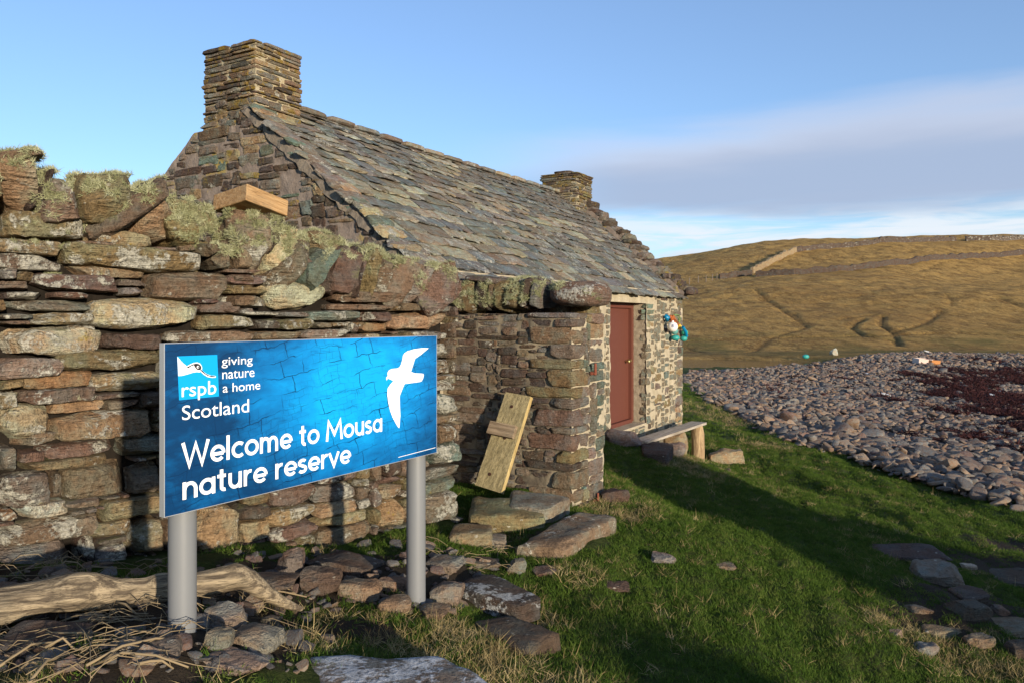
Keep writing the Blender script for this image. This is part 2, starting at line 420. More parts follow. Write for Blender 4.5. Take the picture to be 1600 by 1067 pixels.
BEACH_EDGE = [(1070,596),(1120,633),(1165,655),(1200,672),(1250,692),(1330,712),(1400,743),(1500,771),(1600,797)]
be = [tuple(ray_ground(*p)[:2]) for p in BEACH_EDGE]
BEACH = be + [(8.6, 7.0), (11.5, 2.0), (14, -6), (40, -12), (60, 35), (46, 52), (37, 58), (31, 58), (26, 53), (20.5, 46.5), (16.5, 42.5), (12.5, 38.2), (8.6, 36.5), (7.2, 32)]
def in_poly(x, y, poly):
    c = np.zeros(x.shape, bool); n = len(poly)
    for i in range(n):
        x1, y1 = poly[i]; x2, y2 = poly[(i+1) % n]
        with np.errstate(divide='ignore', invalid='ignore'):
            c ^= ((y1 > y) != (y2 > y)) & (x < (x2 - x1) * (y - y1) / (y2 - y1 + 1e-12) + x1)
    return c
def poly_sd(x, y, poly):
    d = seg_dist(x, y, poly + [poly[0]]); return np.where(in_poly(x, y, poly), d, -d)

# one land sheet, rings round the viewer so that the mesh is as fine near as it is far
ang = np.radians(np.r_[np.arange(-180, -44, 3.0), np.arange(-44, 44, .2), np.arange(44, 180, 3.0)])
rad = np.r_[.25, np.geomspace(.8, 62, 235), np.geomspace(62.6, 250, 230), np.geomspace(256, 420, 24), np.geomspace(450, 3500, 12)]
AA, RR = np.meshgrid(ang, rad)
GX, GY = RR * np.sin(AA), RR * np.cos(AA); GZ = H(GX, GY)
GZ = np.where(RR > 430, np.minimum(GZ, H(GX, GY)), GZ)
na, nr = len(ang), len(rad)
V = np.c_[GX.ravel(), GY.ravel(), GZ.ravel()]
I = np.arange(nr * na).reshape(nr, na); J = np.roll(I, -1, 1)
Fq = np.stack([I[:-1], J[:-1], J[1:], I[1:]], -1).reshape(-1, 4)[:, ::-1]
fl = Fq.tolist() + [list(I[0])]

def land_material():
    m, t = new_mat('land'); geo = t.n('ShaderNodeNewGeometry'); p = geo.outputs['Position']
    at_ = t.n('ShaderNodeAttribute', attribute_name='zone'); zs = t.n('ShaderNodeSeparateColor', ins={0: at_.outputs['Color']})
    beach, heath, mud = zs.outputs
    n0 = t.noise(p, .9, 5, .6); n1 = t.noise(p, 5, 6, .65); n2 = t.noise(p, 34, 5, .7); n3 = t.noise(p, 150, 3, .7)
    g = t.mix(t.ss(n1, .3, .7), (.026, .040, .007), (.058, .078, .014))
    g = t.mix(t.ss(n2, .45, .75), g, (.095, .105, .028))
    g = t.mix(t.math('MULTIPLY', t.ss(n0, .52, .72), .5), g, (.13, .11, .045))
    earth = t.mix(n2, (.022, .016, .011), (.075, .055, .036))
    g = t.mix(t.ss(t.math('ADD', mud, t.math('MULTIPLY', t.math('SUBTRACT', n1, .5), 1.1)), .45, .65), g, earth)
    # heath: tussocks of bleached grass and brown heather
    ps = t.mapping(p, (1, .45, 1)); h0 = t.noise(p, .035, 4, .6); h1 = t.noise(ps, .55, 6, .7); h2 = t.noise(ps, 2.6, 6, .75); h3 = t.noise(p, 7.0, 4, .7)
    hc = t.mix(t.ss(h1, .36, .62), (.23, .138, .048), (.52, .33, .115))
    hc = t.mix(t.ss(h2, .50, .72), hc, (.64, .46, .20))
    hc = t.mix(t.math('MULTIPLY', t.ss(h2, .45, .34), .6), hc, (.11, .065, .025))
    hc = t.mix(t.math('MULTIPLY', t.ss(h3, .47, .36), .55), hc, (.10, .06, .022)); hc = t.mix(t.math('MULTIPLY', t.ss(h3, .55, .68), .5), hc, (.66, .46, .19))
    hc = t.mix(t.math('MULTIPLY', t.ss(h0, .5, .66), .35), hc, (.26, .155, .06))
    lowz = t.n('ShaderNodeSeparateXYZ', ins={0: p}).outputs[2]
    gl = t.math('MULTIPLY', t.ss(t.math('ADD', lowz, t.math('MULTIPLY', n0, 3.0)), 2.6, .2), t.ss(t.noise(p, .12, 4), .42, .62))
    hc = t.mix(gl, hc, t.mix(h2, (.10, .10, .028), (.30, .23, .085)))
    hc = t.mix(1.0, hc, (1.12, 1.06, .93), 'MULTIPLY')
    c = t.mix(heath, g, hc)
    c = t.mix(t.math('MULTIPLY', t.ss(t.math('ADD', mud, t.math('MULTIPLY', t.math('SUBTRACT', h2, .5), 1.6)), .45, .95), t.math('MULTIPLY', heath, .45)), c, (.035, .024, .014))      # bare peat in the gullies
    bc = t.mix(t.ss(t.voro(p, 7, out='Color'), .3, .7), (.055, .048, .045), (.15, .125, .105))
    bc = t.mix(t.ss(t.voro(p, 7, 'DISTANCE_TO_EDGE'), .06, .0), bc, (.02, .018, .017))
    c = t.mix(beach, c, bc)
    hh = t.math('ADD', t.math('MULTIPLY', n1, 1.2), t.math('ADD', n2, t.math('MULTIPLY', n3, .6)))
    b1 = t.bump(hh, .9, .035)
    b2 = t.bump(t.math('ADD', h1, t.math('ADD', t.math('MULTIPLY', h2, .6), t.math('MULTIPLY', h3, .35))), 1.0, t.math('MULTIPLY', heath, .9), b1)
    return finish(m, t, c, .95, b2, .12)
M_land = land_material()
ground = mk('ground', V, fl, M_land, smooth=True); tag(ground, kind='structure')
sd = poly_sd(V[:, 0], V[:, 1], BEACH)
zone = np.zeros((len(V), 4), np.float32); zone[:, 3] = 1
jit = waves(V[:, 0], V[:, 1], [(k * 1.5, p, .12) for k, p, a in _WV[:9]])
zone[:, 0] = sstep(sd + jit, -.15, .25)
heathline = 37 + 3 * np.sin(V[:, 0] * .17)
zone[:, 1] = sstep(np.where(V[:, 1] > 0, V[:, 1], np.hypot(V[:, 0], V[:, 1])) + jit * 8, heathline, heathline + 8)
# bare earth: under the sign and wall foot, the muddy corner lower right
def blob(cx, cy, r): return np.exp(-(((V[:, 0]-cx)**2 + (V[:, 1]-cy)**2) / r**2) ** 1.5)
mud = np.zeros(len(V))
for px, py, r in [(60,1000,.4),(150,960,.45),(250,960,.4),(220,1030,.3),(330,930,.45),(360,1000,.3),(450,900,.4),(560,890,.45),(640,910,.4),(700,890,.3),(560,985,.2),(820,850,.3),(1500,930,.55),(1560,890,.7),(1460,960,.5),(1590,980,.6),(1600,860,.6),(1400,870,.3),(1340,860,.25),(20,900,.3)]:
    P = ray_ground(px, py); mud = np.maximum(mud, blob(P[0], P[1], r))
zone[:, 2] = mud
for line, hw, dep in GULLY:
    d = seg_dist(V[:, 0], V[:, 1], line); zone[:, 2] = np.maximum(zone[:, 2], np.where(V[:, 1] > 45, np.exp(-(d/(hw*.8 + .12))**2), 0))
ca = ground.data.color_attributes.new('zone', 'FLOAT_COLOR', 'POINT'); ca.data.foreach_set('color', zone.ravel())

# pool behind the shingle, and the sea off to the right
def water_mat(name, c):
    m, t = new_mat(name); p = t.n('ShaderNodeNewGeometry').outputs['Position']
    return finish(m, t, c, .06, t.bump(t.noise(t.mapping(p, (1, 3, 1)), 2.0, 3), .25, .02), .5)
an = np.linspace(0, 2*math.pi, 48, endpoint=False)
tag(mk('pond', [(11.5 + 8*math.cos(a), 45 + 5.0*math.sin(a), 0) for a in an], [list(range(48))], water_mat('peat_water', (.05, .035, .02)), loc=(0, 0, -1.03)), kind='structure')
tag(mk('sea', [(17, -300, 0), (900, -300, 0), (900, 30, 0), (40, 34, 0), (24, 12, 0)], [[0, 1, 2, 3, 4]], water_mat('sea_water', (.03, .05, .06)), loc=(0, 0, -2.35)), kind='structure')

# ------------------------------------------------------------------ shingle: cobbles on the beach
beach = empty('beach', (be[5][0], be[5][1], float(H(np.array([be[5][0]]), np.array([be[5][1]]))[0]))); tag(beach, kind='structure')
rb = np.random.default_rng(21)
cob_pr = []
for i in range(10):
    P, Fc = stone_pts((1, rb.uniform(.42, .8), rb.uniform(.16, .36)), 4, rb.uniform(2.6, 5.5), .18, .03, 3, .2, rb)
    cob_pr.append((P, Fc))
cx, cy, cs = [], [], []
for (y0, y1, x0, x1, n, smin, smax) in [(5, 16, 4, 13, 17000, .07, .24), (14, 26, 4, 22, 26000, .08, .24), (24, 42, 6, 38, 36000, .11, .27), (38, 62, 6, 60, 26000, .16, .36)]:
    x = rb.uniform(x0, x1, n); y = rb.uniform(y0, y1, n); ok = poly_sd(x, y, BEACH) > -.05 - .25 * rb.random(n) ** 3
    x, y = x[ok], y[ok]; s = smin*.8 + (smax*1.15 - smin*.8) * rb.random(len(x)) ** 3.0
    big = rb.random(len(x)) < .02; s = np.where(big, s * 1.7, s)
    cx.append(x); cy.append(y); cs.append(s)
cx, cy, cs = map(np.concatenate, (cx, cy, cs)); cz = H(cx, cy, False) + cs * .06 + rb.uniform(-.02, .05, len(cx)) * (cs > .12)
crot = np.c_[rb.normal(0, .36, len(cx)), rb.normal(0, .36, len(cx)), rb.uniform(0, 6.3, len(cx))]
ppx = 800 + F * cx / cy; show = np.where((ppx > 1060) & (ppx < 1605), cs / cy, 0)
order = np.argsort(-show); top300 = set(order[:300].tolist())
cme = [mesh_of('cobble', P, Fc, M_cob, True, 40) for P, Fc in cob_pr]
for i in order[:300]:
    o = bpy.data.objects.new('cobble', cme[int(rb.integers(10))]); col.objects.link(o)
    _place(o, (cx[i], cy[i], cz[i] + .015), beach); o.rotation_euler = crot[i]; o.scale = (cs[i] * 1.15,) * 3
rest = order[300:]
instancer('small_cobbles', np.c_[cx, cy, cz][rest], crot[rest], np.repeat(cs[rest][:, None], 3, 1) * 1.1, rb.integers(0, 10, len(rest)),
          [proto('cobble_shape', P, Fc, M_cob, True, 40) for P, Fc in cob_pr], parent=beach)
# ------------------------------------------------------------------ masonry helpers
TONE = dict(b=(.195,.145,.10), r=(.16,.112,.088), o=(.25,.155,.085), t=(.30,.225,.135), c=(.42,.36,.235), g=(.19,.165,.135),
            s=(.15,.17,.135), d=(.095,.072,.058), m=(.195,.155,.085), p=(.225,.178,.145), w=(.46,.43,.36))
def jcol(c, v=.14):
    k = 1 + R.uniform(-v, v); return tuple(max(.01, x * k * (1 + R.uniform(-.05, .05))) for x in c)
class Face:
    """a vertical wall face: origin on the ground line, along t, outward normal n"""
    def __init__(s, O, t): s.O = np.array([*O, 0.0]); s.t = np.array([*t, 0.0]); s.n = np.array([t[1], -t[0], 0.0])
    def P(s, a, z, c=0): return s.O + s.t * a + s.n * c + np.array([0, 0, z])
    def from_px(s, px, py):
        q = on_plane(px, py, s.O, s.n); return float((q - s.O) @ s.t), float(q[2])
def lay_stone(name, face, a0, a1, z0, z1, depth, proud, mat, parent, colr, n=6, k=7, gap=.005, rot=0., jit=.13, amp=.05, chips=4, chip=.14, shift=0.):
    w_, h_ = max(a1 - a0 - gap, .015), max(z1 - z0 - gap, .012)
    P, Fc = stone_pts((w_, depth, h_), n, k, jit, amp, chips, chip)
    P[:, 1] += -depth/2 - P[:, 1].min()                       # its face comes out exactly as far as asked
    if rot:
        c, s_ = math.cos(rot), math.sin(rot); P = np.c_[P[:, 0]*c - P[:, 2]*s_, P[:, 1], P[:, 0]*s_ + P[:, 2]*c]
    Wd = frame_pts(P, face.t, -face.n, (0, 0, 1))          # local y points into the wall
    loc = face.P((a0+a1)/2, (z0+z1)/2, proud - depth/2 + shift)
    return mk(name, Wd, Fc, mat, parent, tuple(loc), smooth=True, sharp=30, color=colr)
def greedy(occ, cell, hmin, hmax, wmin, wmax, rng, skip_small=True):
    """fill the free cells of a wall with rectangles, course by course; returns (ia0, ia1, iz0, iz1)"""
    out = []; nz, ns = occ.shape
    for iz in range(nz):
        ia = 0
        while ia < ns:
            if occ[iz, ia]: ia += 1; continue
            W_ = int(rng.uniform(wmin, wmax) ** 1.0 / cell); Hh = int(rng.uniform(hmin, hmax) / cell)
            a1 = ia
            while a1 < ns and a1 - ia < W_ and not occ[iz, a1]: a1 += 1
            rem = 0
            while a1 + rem < ns and rem < int(wmin / cell) and not occ[iz, a1 + rem]: rem += 1
            if rem < int(wmin / cell) * .7 and rem > 0: a1 += rem
            z1 = iz + 1
            while z1 < nz and z1 - iz < Hh and not occ[z1, ia:a1].any(): z1 += 1
            while (z1 - iz)*cell < .04 and a1 - ia > 8:          # under a slope: try a narrower stone
                a1 = ia + (a1 - ia)*2//3; z1 = iz + 1
                while z1 < nz and z1 - iz < Hh and not occ[z1, ia:a1].any(): z1 += 1
            if (z1 - iz)*cell < .02: a1 = ia + 1
            occ[iz:z1, ia:a1] = True
            if not skip_small or ((a1 - ia) * cell > .03 and (z1 - iz) * cell > .016): out.append((ia, a1, iz, z1))
            ia = a1
    return out
def rough_sheet(face, a0, a1, z0, z1, step, amp, holes=(), top=None, seed=1):
    """wavy mortar skin of a face with rectangular holes"""
    na_, nz_ = int((a1-a0)/step)+1, int((z1-z0)/step)+1
    A = np.linspace(a0, a1, na_); Zz = np.linspace(z0, z1, nz_); AA_, ZZ_ = np.meshgrid(A, Zz)
    if top is not None: ZZ_ = z0 + (ZZ_ - z0) * ((top(AA_) - z0) / (z1 - z0))
    rg = np.random.default_rng(seed); C = np.zeros_like(AA_)
    for i in range(14):
        kv = rg.normal(size=2) * (6 + 5 * i); C += np.sin(AA_*kv[0] + ZZ_*kv[1] + rg.uniform(0, 6.3)) * amp / (1 + i * .25) * .55
    V = face.O + AA_[..., None]*face.t + C[..., None]*face.n; V[..., 2] += ZZ_
    I = np.arange(na_*nz_).reshape(nz_, na_); ac = (AA_[:-1, :-1] + AA_[1:, 1:])/2; zc = (ZZ_[:-1, :-1] + ZZ_[1:, 1:])/2
    keep = np.ones(ac.shape, bool)
    for h0, h1, v0, v1 in holes: keep &= ~((ac > h0) & (ac < h1) & (zc > v0) & (zc < v1))
    Fq = np.stack([I[:-1, :-1], I[:-1, 1:], I[1:, 1:], I[1:, :-1]], -1)[keep]
    return V.reshape(-1, 3), Fq.tolist()

# ------------------------------------------------------------------ the drystone wall beside the sign
WEND = (-.383, 5.60); WT = (.676, .737); _l = math.hypot(*WT); WT = (WT[0]/_l, WT[1]/_l)
wf = Face(WEND, WT)                       # a runs negative towards the left of the picture
wall = empty('drystone_wall', tuple(wf.P(-1.8, .15, -.3)))
tag(wall, 'rough drystone wall with leaning coping stones behind the blue sign', 'stone wall')
A_MIN = -4.3
def cope_base(a): return np.interp(a, [A_MIN, -2.9, -2.2, -1.3, -.5, 0], [2.06, 1.95, 1.83, 1.70, 1.635, 1.63])
def crop(lst, ox, oy, sc):
    return [(ox + x0/sc, ox + x1/sc, oy + y0/sc, oy + y1/sc, tn) for x0, x1, y0, y1, tn in lst]
TR = crop([(35,435,345,495,'m'),(435,750,440,530,'t'),(750,905,515,548,'r'),(0,330,475,560,'t'),(380,550,490,516,'b'),(320,1010,518,640,'m'),(0,335,555,635,'r'),
 (350,740,605,670,'t'),(0,90,620,685,'g'),(90,180,635,690,'m'),(185,600,650,740,'r'),(590,735,680,715,'r'),(605,725,715,762,'g'),(735,1130,640,775,'b'),(1130,1255,660,715,'r'),
 (1120,1255,695,757,'m'),(1125,1255,757,815,'b'),(0,155,685,732,'r'),(35,240,735,780,'r'),(255,455,740,778,'r'),(45,455,780,838,'g'),(460,985,765,935,'c'),(970,1075,775,802,'r'),
 (990,1180,790,850,'r'),(1180,1255,820,850,'g'),(980,1255,850,925,'m'),(0,160,845,880,'g'),(0,150,880,906,'r'),(155,470,840,905,'t'),(350,480,897,937,'b'),(15,510,905,1060,'c'),
 (510,800,945,1030,'d'),(815,1255,927,990,'b')], 0, 220, 3.1375)
TR += crop([(270,690,125,215,'m'),(0,265,155,245,'p'),(0,100,247,292,'t'),(95,400,218,292,'o'),(390,690,217,300,'t'),(0,100,298,375,'t'),(95,395,285,350,'r'),(215,460,338,390,'t'),(400,595,302,330,'r'),
 (460,595,332,376,'b'),(600,690,297,362,'d'),(0,230,355,505,'c'),(228,650,372,495,'t'),(62,240,475,530,'b'),(0,65,525,635,'g'),(70,190,545,597,'r'),(190,505,512,575,'r'),(505,690,477,572,'g'),
 (85,470,577,625,'m'),(0,215,640,790,'g'),(220,275,618,750,'b'),(278,560,605,745,'b'),(562,690,592,722,'g'),(75,300,752,830,'w'),(0,75,790,840,'o'),(270,430,745,785,'b'),(450,690,740,835,'t'),
 (0,450,835,925,'b'),(380,540,842,905,'m'),(540,690,838,980,'t'),(0,325,925,1050,'g'),(330,405,893,1020,'d'),(407,530,940,1025,'g'),(815,1010,780,960,'t')], 0, 500, 2.6675)
TR += crop([(0,210,535,567,'r'),(35,265,567,633,'r'),(30,255,633,692,'m'),(258,650,590,785,'c'),(20,255,692,770,'b'),(0,95,772,797,'r'),(100,340,787,815,'g'),(340,530,789,830,'g'),(515,860,782,845,'s'),
 (862,1000,790,850,'r'),(680,1075,665,742,'b'),(652,1040,744,785,'b'),(1077,1190,737,785,'b'),(1003,1360,792,895,'t'),(0,355,817,890,'m'),(360,535,832,898,'m'),(537,640,850,890,'b'),(645,755,850,887,'t'),(757,812,850,915,'r'),
 (815,1005,852,915,'o'),(192,470,902,960,'b'),(472,745,893,950,'p'),(1140,1355,905,960,'g')], 350, 280, 3.81)
TR += crop([(30,195,350,395,'g'),(75,125,402,470,'b'),(127,187,402,470,'b'),(60,210,480,545,'s'),(70,205,550,577,'g'),(60,205,578,627,'r'),(130,225,630,735,'s'),(60,230,738,776,'g'),(130,212,780,860,'t'),(120,237,862,960,'s')], 640, 400, 2.964)
TR += crop([(170,325,140,188,'g'),(180,325,192,250,'s'),(176,325,252,310,'g'),(176,352,295,378,'g'),(0,85,215,265,'t'),(0,95,272,398,'t'),(180,262,385,425,'d'),(305,365,348,372,'g')], 600, 680, 2.757)
cell = .01; Z0w = -.12
ns_, nz_ = int(-A_MIN/cell), int((2.10 - Z0w)/cell)
occ = np.zeros((nz_, ns_), bool)
aa = A_MIN + (np.arange(ns_) + .5) * cell; zz = Z0w + (np.arange(nz_) + .5) * cell
occ |= zz[:, None] > cope_base(aa)[None]
rw = np.random.default_rng(5)
wall_top_pts = []
for x0, x1, y0, y1, tn in TR:
    a0 = wf.from_px(x0, (y0+y1)/2)[0]; a1 = wf.from_px(x1, (y0+y1)/2)[0]; xm = (x0+x1)/2
    zt, zb = wf.from_px(xm, y0)[1], wf.from_px(xm, y1)[1]
    a0, a1 = max(a0, A_MIN), min(a1, .03)
    i0, i1 = int((a0 - A_MIN)/cell), int((a1 - A_MIN)/cell); j0, j1 = int((zb - Z0w)/cell), int((zt - Z0w)/cell)
    if i1 <= i0 or j1 <= j0: continue
    i0 = max(i0, 0)
    sub = occ[max(j0, 0):j1, i0:i1]
    if sub.size and sub.mean() > .55 and zb < 1.55: continue
    occ[max(j0, 0):j1+1, i0:i1+1] = True
    round_ = tn in 'c'
    lay_stone('stone', wf, a0, a1, zb, zt, R.uniform(.24, .34), R.uniform(-.025, .04), M_wall, wall, jcol(TONE[tn]), n=12, k=R.uniform(4, 5) if round_ else R.uniform(6, 13), gap=.006, amp=.045, jit=.15, chips=9, chip=.2)
for i0, i1, j0, j1 in greedy(occ, cell, .05, .135, .13, .46, rw):
    a0, a1, zb, zt = A_MIN + i0*cell, A_MIN + i1*cell, Z0w + j0*cell, Z0w + j1*cell
    tn = R.choice('brrtgmmtdb')
    lay_stone('stone', wf, a0, a1, zb, zt, R.uniform(.2, .3), R.uniform(-.03, .02), M_wall, wall, jcol(TONE[tn]), n=9, k=R.uniform(6, 12), gap=.006, amp=.05, chips=8, chip=.2)
# hearting: the rubble core, coloured near black for the shade between stones, tapering to the coping
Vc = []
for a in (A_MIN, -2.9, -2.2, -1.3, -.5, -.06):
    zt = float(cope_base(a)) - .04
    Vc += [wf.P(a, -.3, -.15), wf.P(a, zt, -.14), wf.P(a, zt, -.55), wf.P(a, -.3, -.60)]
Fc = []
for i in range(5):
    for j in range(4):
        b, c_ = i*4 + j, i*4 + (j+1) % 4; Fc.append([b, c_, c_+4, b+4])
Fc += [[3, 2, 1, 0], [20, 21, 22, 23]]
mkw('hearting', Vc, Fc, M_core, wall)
# back face of the wall: coarse stones (seen only from beside the wall)
for i in range(26):
    a = -4.2 + (i % 13) * .33; z = .3 + (i // 13) * .75
    lay_stone('stone', wf, a, a+.33, z, z+.72, .14, -.53, M_wall, wall, jcol(TONE[R.choice('brgm')]), n=4)

COPE = [(-40,285,70,80,8,'m',5),(5,246,108,14,14,'b',6),(30,292,62,84,8,'t',4.5),(67,294,24,78,-26,'d',6),(90,310,60,66,10,'b',5),(168,308,98,96,0,'m',3.0),(201,331,104,28,37,'r',6),(243,346,56,58,38,'t',6),
        (282,362,54,38,22,'m',5),(310,333,84,60,12,'m',4),(300,378,22,28,10,'b',6),(324,389,22,20,-10,'b',6),(345,402,30,36,-4,'b',6),(374,402,29,36,5,'b',6),
        (389,375,60,82,-5,'b',5),(425,368,34,70,-12,'d',5),(448,388,48,84,-14,'c',5),(461,407,80,25,46,'b',6),(474,424,32,22,42,'r',6),(501,414,72,28,56,'s',6),(535,424,44,64,-24,'r',5),(528,384,74,44,10,'m',4),
        (578,430,26,66,-20,'m',6),(603,437,26,58,-34,'b',6),(631,438,33,66,-36,'b',6),(600,402,66,38,-14,'m',4),(652,440,22,52,-30,'g',6),(683,448,58,54,30,'r',3.2),(558,425,20,60,-20,'d',6)]
cope_objs = []
for cx_, cy_, w_, h_, an_, tn, k_ in COPE:
    a, z = wf.from_px(cx_, cy_); q = wf.P(a, z); m_per_px = q[1] / F
    # a wall seen askew: picture width maps to a longer run along the wall
    sx = (wf.from_px(cx_ + 5, cy_)[0] - wf.from_px(cx_ - 5, cy_)[0]) / 10
    ang_ = math.radians(an_); W_ = w_ * (abs(math.cos(ang_)) * sx + abs(math.sin(ang_)) * m_per_px); H_ = h_ * (abs(math.cos(ang_)) * m_per_px + abs(math.sin(ang_)) * sx)
    dp = R.uniform(.36, .5); W_ *= .86 if h_ > w_ else .93; H_ *= .97
    o = lay_stone('coping_stone', wf, a - W_/2, a + W_/2, z - H_/2, z + H_/2, dp, (R.uniform(-.12, -.06) if tn == 'm' and k_ == 4 else R.uniform(.0, .11)), M_cope, wall, jcol(TONE[tn], .28), n=13, k=k_*1.4, gap=0, rot=ang_, jit=.16, amp=.05, chips=11, chip=.28)
    cope_objs.append(o)
# a second row behind the front copes closes the wall head
for i in range(15):
    a = -4.1 + i * .28; z = float(cope_base(a)) + .08
    lay_stone('coping_stone', wf, a, a+.27, z-.12, z+.12, .3, -.28, M_cope, wall, jcol(TONE[R.choice('bmrg')]), n=6, k=5, rot=R.uniform(-.6, .6))

# ------------------------------------------------------------------ short porch wall in front of the cottage door
HD = np.array([.5, .866]); HN = np.array([-.866, .5])           # along the cottage / into the cottage
PC = np.array([.4877, 6.225])                                    # outer corner
pf = Face(PC - HN * -1.25, -HN)                                  # front: a=0 at the cottage, a=1.25 at the corner
pe = Face(PC, HD)                                                # end face, a 0..0.655
porch = empty('porch_wall', (PC[0] - .4, PC[1] + .5, 0))
tag(porch, 'short mortared stone wall with boulder on top between gateway and red door', 'stone wall')
PT, PB = 1.575, -.15
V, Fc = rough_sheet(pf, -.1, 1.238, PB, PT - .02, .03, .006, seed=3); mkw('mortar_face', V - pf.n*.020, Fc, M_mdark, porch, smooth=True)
V, Fc = rough_sheet(pe, .012, .66, PB, PT - .02, .025, .010, seed=4); mkw('mortar_end', V - pe.n*.010, Fc, M_mortar, porch, smooth=True)
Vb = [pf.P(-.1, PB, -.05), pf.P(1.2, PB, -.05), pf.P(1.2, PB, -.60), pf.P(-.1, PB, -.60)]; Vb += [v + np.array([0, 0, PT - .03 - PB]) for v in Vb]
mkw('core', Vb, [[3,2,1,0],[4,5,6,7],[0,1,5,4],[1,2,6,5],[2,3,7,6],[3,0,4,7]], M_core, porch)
oF = np.zeros((int((PT-PB)/.01), 125), bool); oE = np.zeros((int((PT-PB)/.01), 65), bool)
z = PB; odd = 0
while z < PT - .05:                                              # corner stones, long and short in turn
    h = R.uniform(.06, .15); h = min(h, PT - z); la, lb = (R.uniform(.28, .45), R.uniform(.14, .22)) if odd else (R.uniform(.16, .26), R.uniform(.24, .40)); odd ^= 1
    P, F_ = stone_pts((la, lb, h - .003), 9, R.uniform(9, 14), .09, .04, 5, .14)
    Wd = frame_pts(P, pf.t, pe.t, (0, 0, 1)); c = np.array([*PC, 0]) - pf.t*(la/2 - .012) + pe.t*(lb/2 - .012) + np.array([0, 0, z + h/2])
    mk('quoin', Wd, F_, M_porch, porch, tuple(c), smooth=True, sharp=38, color=jcol(TONE[R.choice('dgggbrdm')]))
    j0, j1 = int((z-PB)/.01), int((z+h-PB)/.01)
    oF[j0:j1, 125-int(la/.01):] = True; oE[j0:j1, :int(lb/.01)] = True
    z += h
for i0, i1, j0, j1 in greedy(oF, .01, .035, .10, .14, .46, rw):
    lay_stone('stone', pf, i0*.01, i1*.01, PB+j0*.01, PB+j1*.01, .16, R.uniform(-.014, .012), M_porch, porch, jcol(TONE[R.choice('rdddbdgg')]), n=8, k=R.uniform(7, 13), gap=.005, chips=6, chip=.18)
for i0, i1, j0, j1 in greedy(oE, .01, .06, .16, .14, .38, rw):
    if (i1-i0) < 4: continue
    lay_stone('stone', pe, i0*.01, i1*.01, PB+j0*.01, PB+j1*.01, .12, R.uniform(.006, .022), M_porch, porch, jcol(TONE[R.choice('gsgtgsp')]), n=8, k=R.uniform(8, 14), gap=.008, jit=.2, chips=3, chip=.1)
# its coping: leaning slabs bearded with lichen, and one long boulder
porch_cope = []
for cx_, cy_, w_, h_, an_, tn in [(715,462,20,52,-12,'b'),(731,463,24,54,-8,'m'),(752,460,24,56,-5,'d'),(765,458,10,50,3,'b'),(781,460,24,54,0,'m'),(800,459,22,54,4,'m'),(819,458,14,48,14,'d'),(833,461,14,44,10,'g'),(750,438,60,12,8,'r')]:
    a, z = pf.from_px(cx_, cy_); q = pf.P(a, z); mp = q[1]/F
    porch_cope.append(lay_stone('coping_stone', pf, a - w_*mp/2*1.1, a + w_*mp/2*1.1, z - h_*mp/2, z + h_*mp/2, .42, R.uniform(.0, .03), M_cope, porch, jcol(TONE[tn]), n=8, k=5, gap=0, rot=math.radians(-an_), jit=.15))
a, z = pf.from_px(887, 459); mp = pf.P(a, z)[1]/F
porch_cope.append(lay_stone('boulder', pf, a - 49*mp, a + 49*mp, z - 20*mp, z + 21*mp, .40, -.0, stone_mat('boulder_rock', .55, .8, .75, whitecol=(.55,.52,.44)), porch, (.19,.13,.10), n=12, k=2.7, gap=0, rot=math.radians(-4), jit=.1, amp=.03, chips=2, chip=.1))
for i in range(5):
    lay_stone('coping_stone', pf, i*.25, i*.25+.24, PT-.06, PT+.16, .22, -.42, M_cope, porch, jcol(TONE[R.choice('bmr')]), n=5, k=5)

# rusty hooks let into the end face
M_rust = plain('rusty_iron', (.19, .055, .03), .8, .3, .35, 60, .5)
for nm, px, py, s in (('gate_hook', 921, 578, 1.0), ('gate_hook', 925, 777, .8)):
    a, z = pe.from_px(px, py); p0 = pe.P(a, z, .01)
    V1, F1 = tube([p0 + pe.n*.0 - np.array([0,0,.025*s]), p0 + pe.n*.045 - np.array([0,0,.028*s])], .014*s, 8)
    V2, F2 = tube([p0 + pe.n*.045 - np.array([0,0,.035*s]), p0 + pe.n*.045 + np.array([0,0,.06*s])], .011*s, 8)
    V3, F3 = tube([p0 + pe.n*.02 - pe.t*.03 - np.array([0,0,.03*s]), p0 + pe.n*.02 + pe.t*.035 - np.array([0,0,.03*s])], .010*s, 6)
    V = np.r_[V1, V2, V3]; Fc = F1 + [[i+len(V1) for i in f] for f in F2] + [[i+len(V1)+len(V2) for i in f] for f in F3]
    mkw(nm, V, Fc, M_rust, porch, smooth=True, sharp=40)
# ------------------------------------------------------------------ the cottage
C0 = np.array([-.795, 6.584]); HL = 7.32; EZ = 1.915
RA0, RZ0, RA1, RZ1 = 2.395, 3.84, 2.03, 3.70                      # ridge: inset and height at the near and far end
def hp(u, a, z): p = C0 + HD*u + HN*a; return np.array([p[0], p[1], z])
def ridge(u): k = u / HL; return RA0 + (RA1-RA0)*k, RZ0 + (RZ1-RZ0)*k - .035*math.sin(math.pi*k)
cottage = empty('cottage', tuple(hp(HL/2, 1.2, 0)))
tag(cottage, 'old stone cottage with slate roof, two chimneys and a red door', 'cottage')
hf = Face(C0, HD)                                                # front, normal to the right
DU0, DU1, DZ = 4.20, 5.59, 1.765
front = empty('front_wall', tuple(hp(5.5, 0, -.2)), cottage)
V, Fc = rough_sheet(hf, 0, HL, -.75, EZ + .05, .03, .007, holes=[(DU0, DU1, -.02, DZ)], seed=8)
mkw('mortar', V, Fc, M_mortar, front, smooth=True)
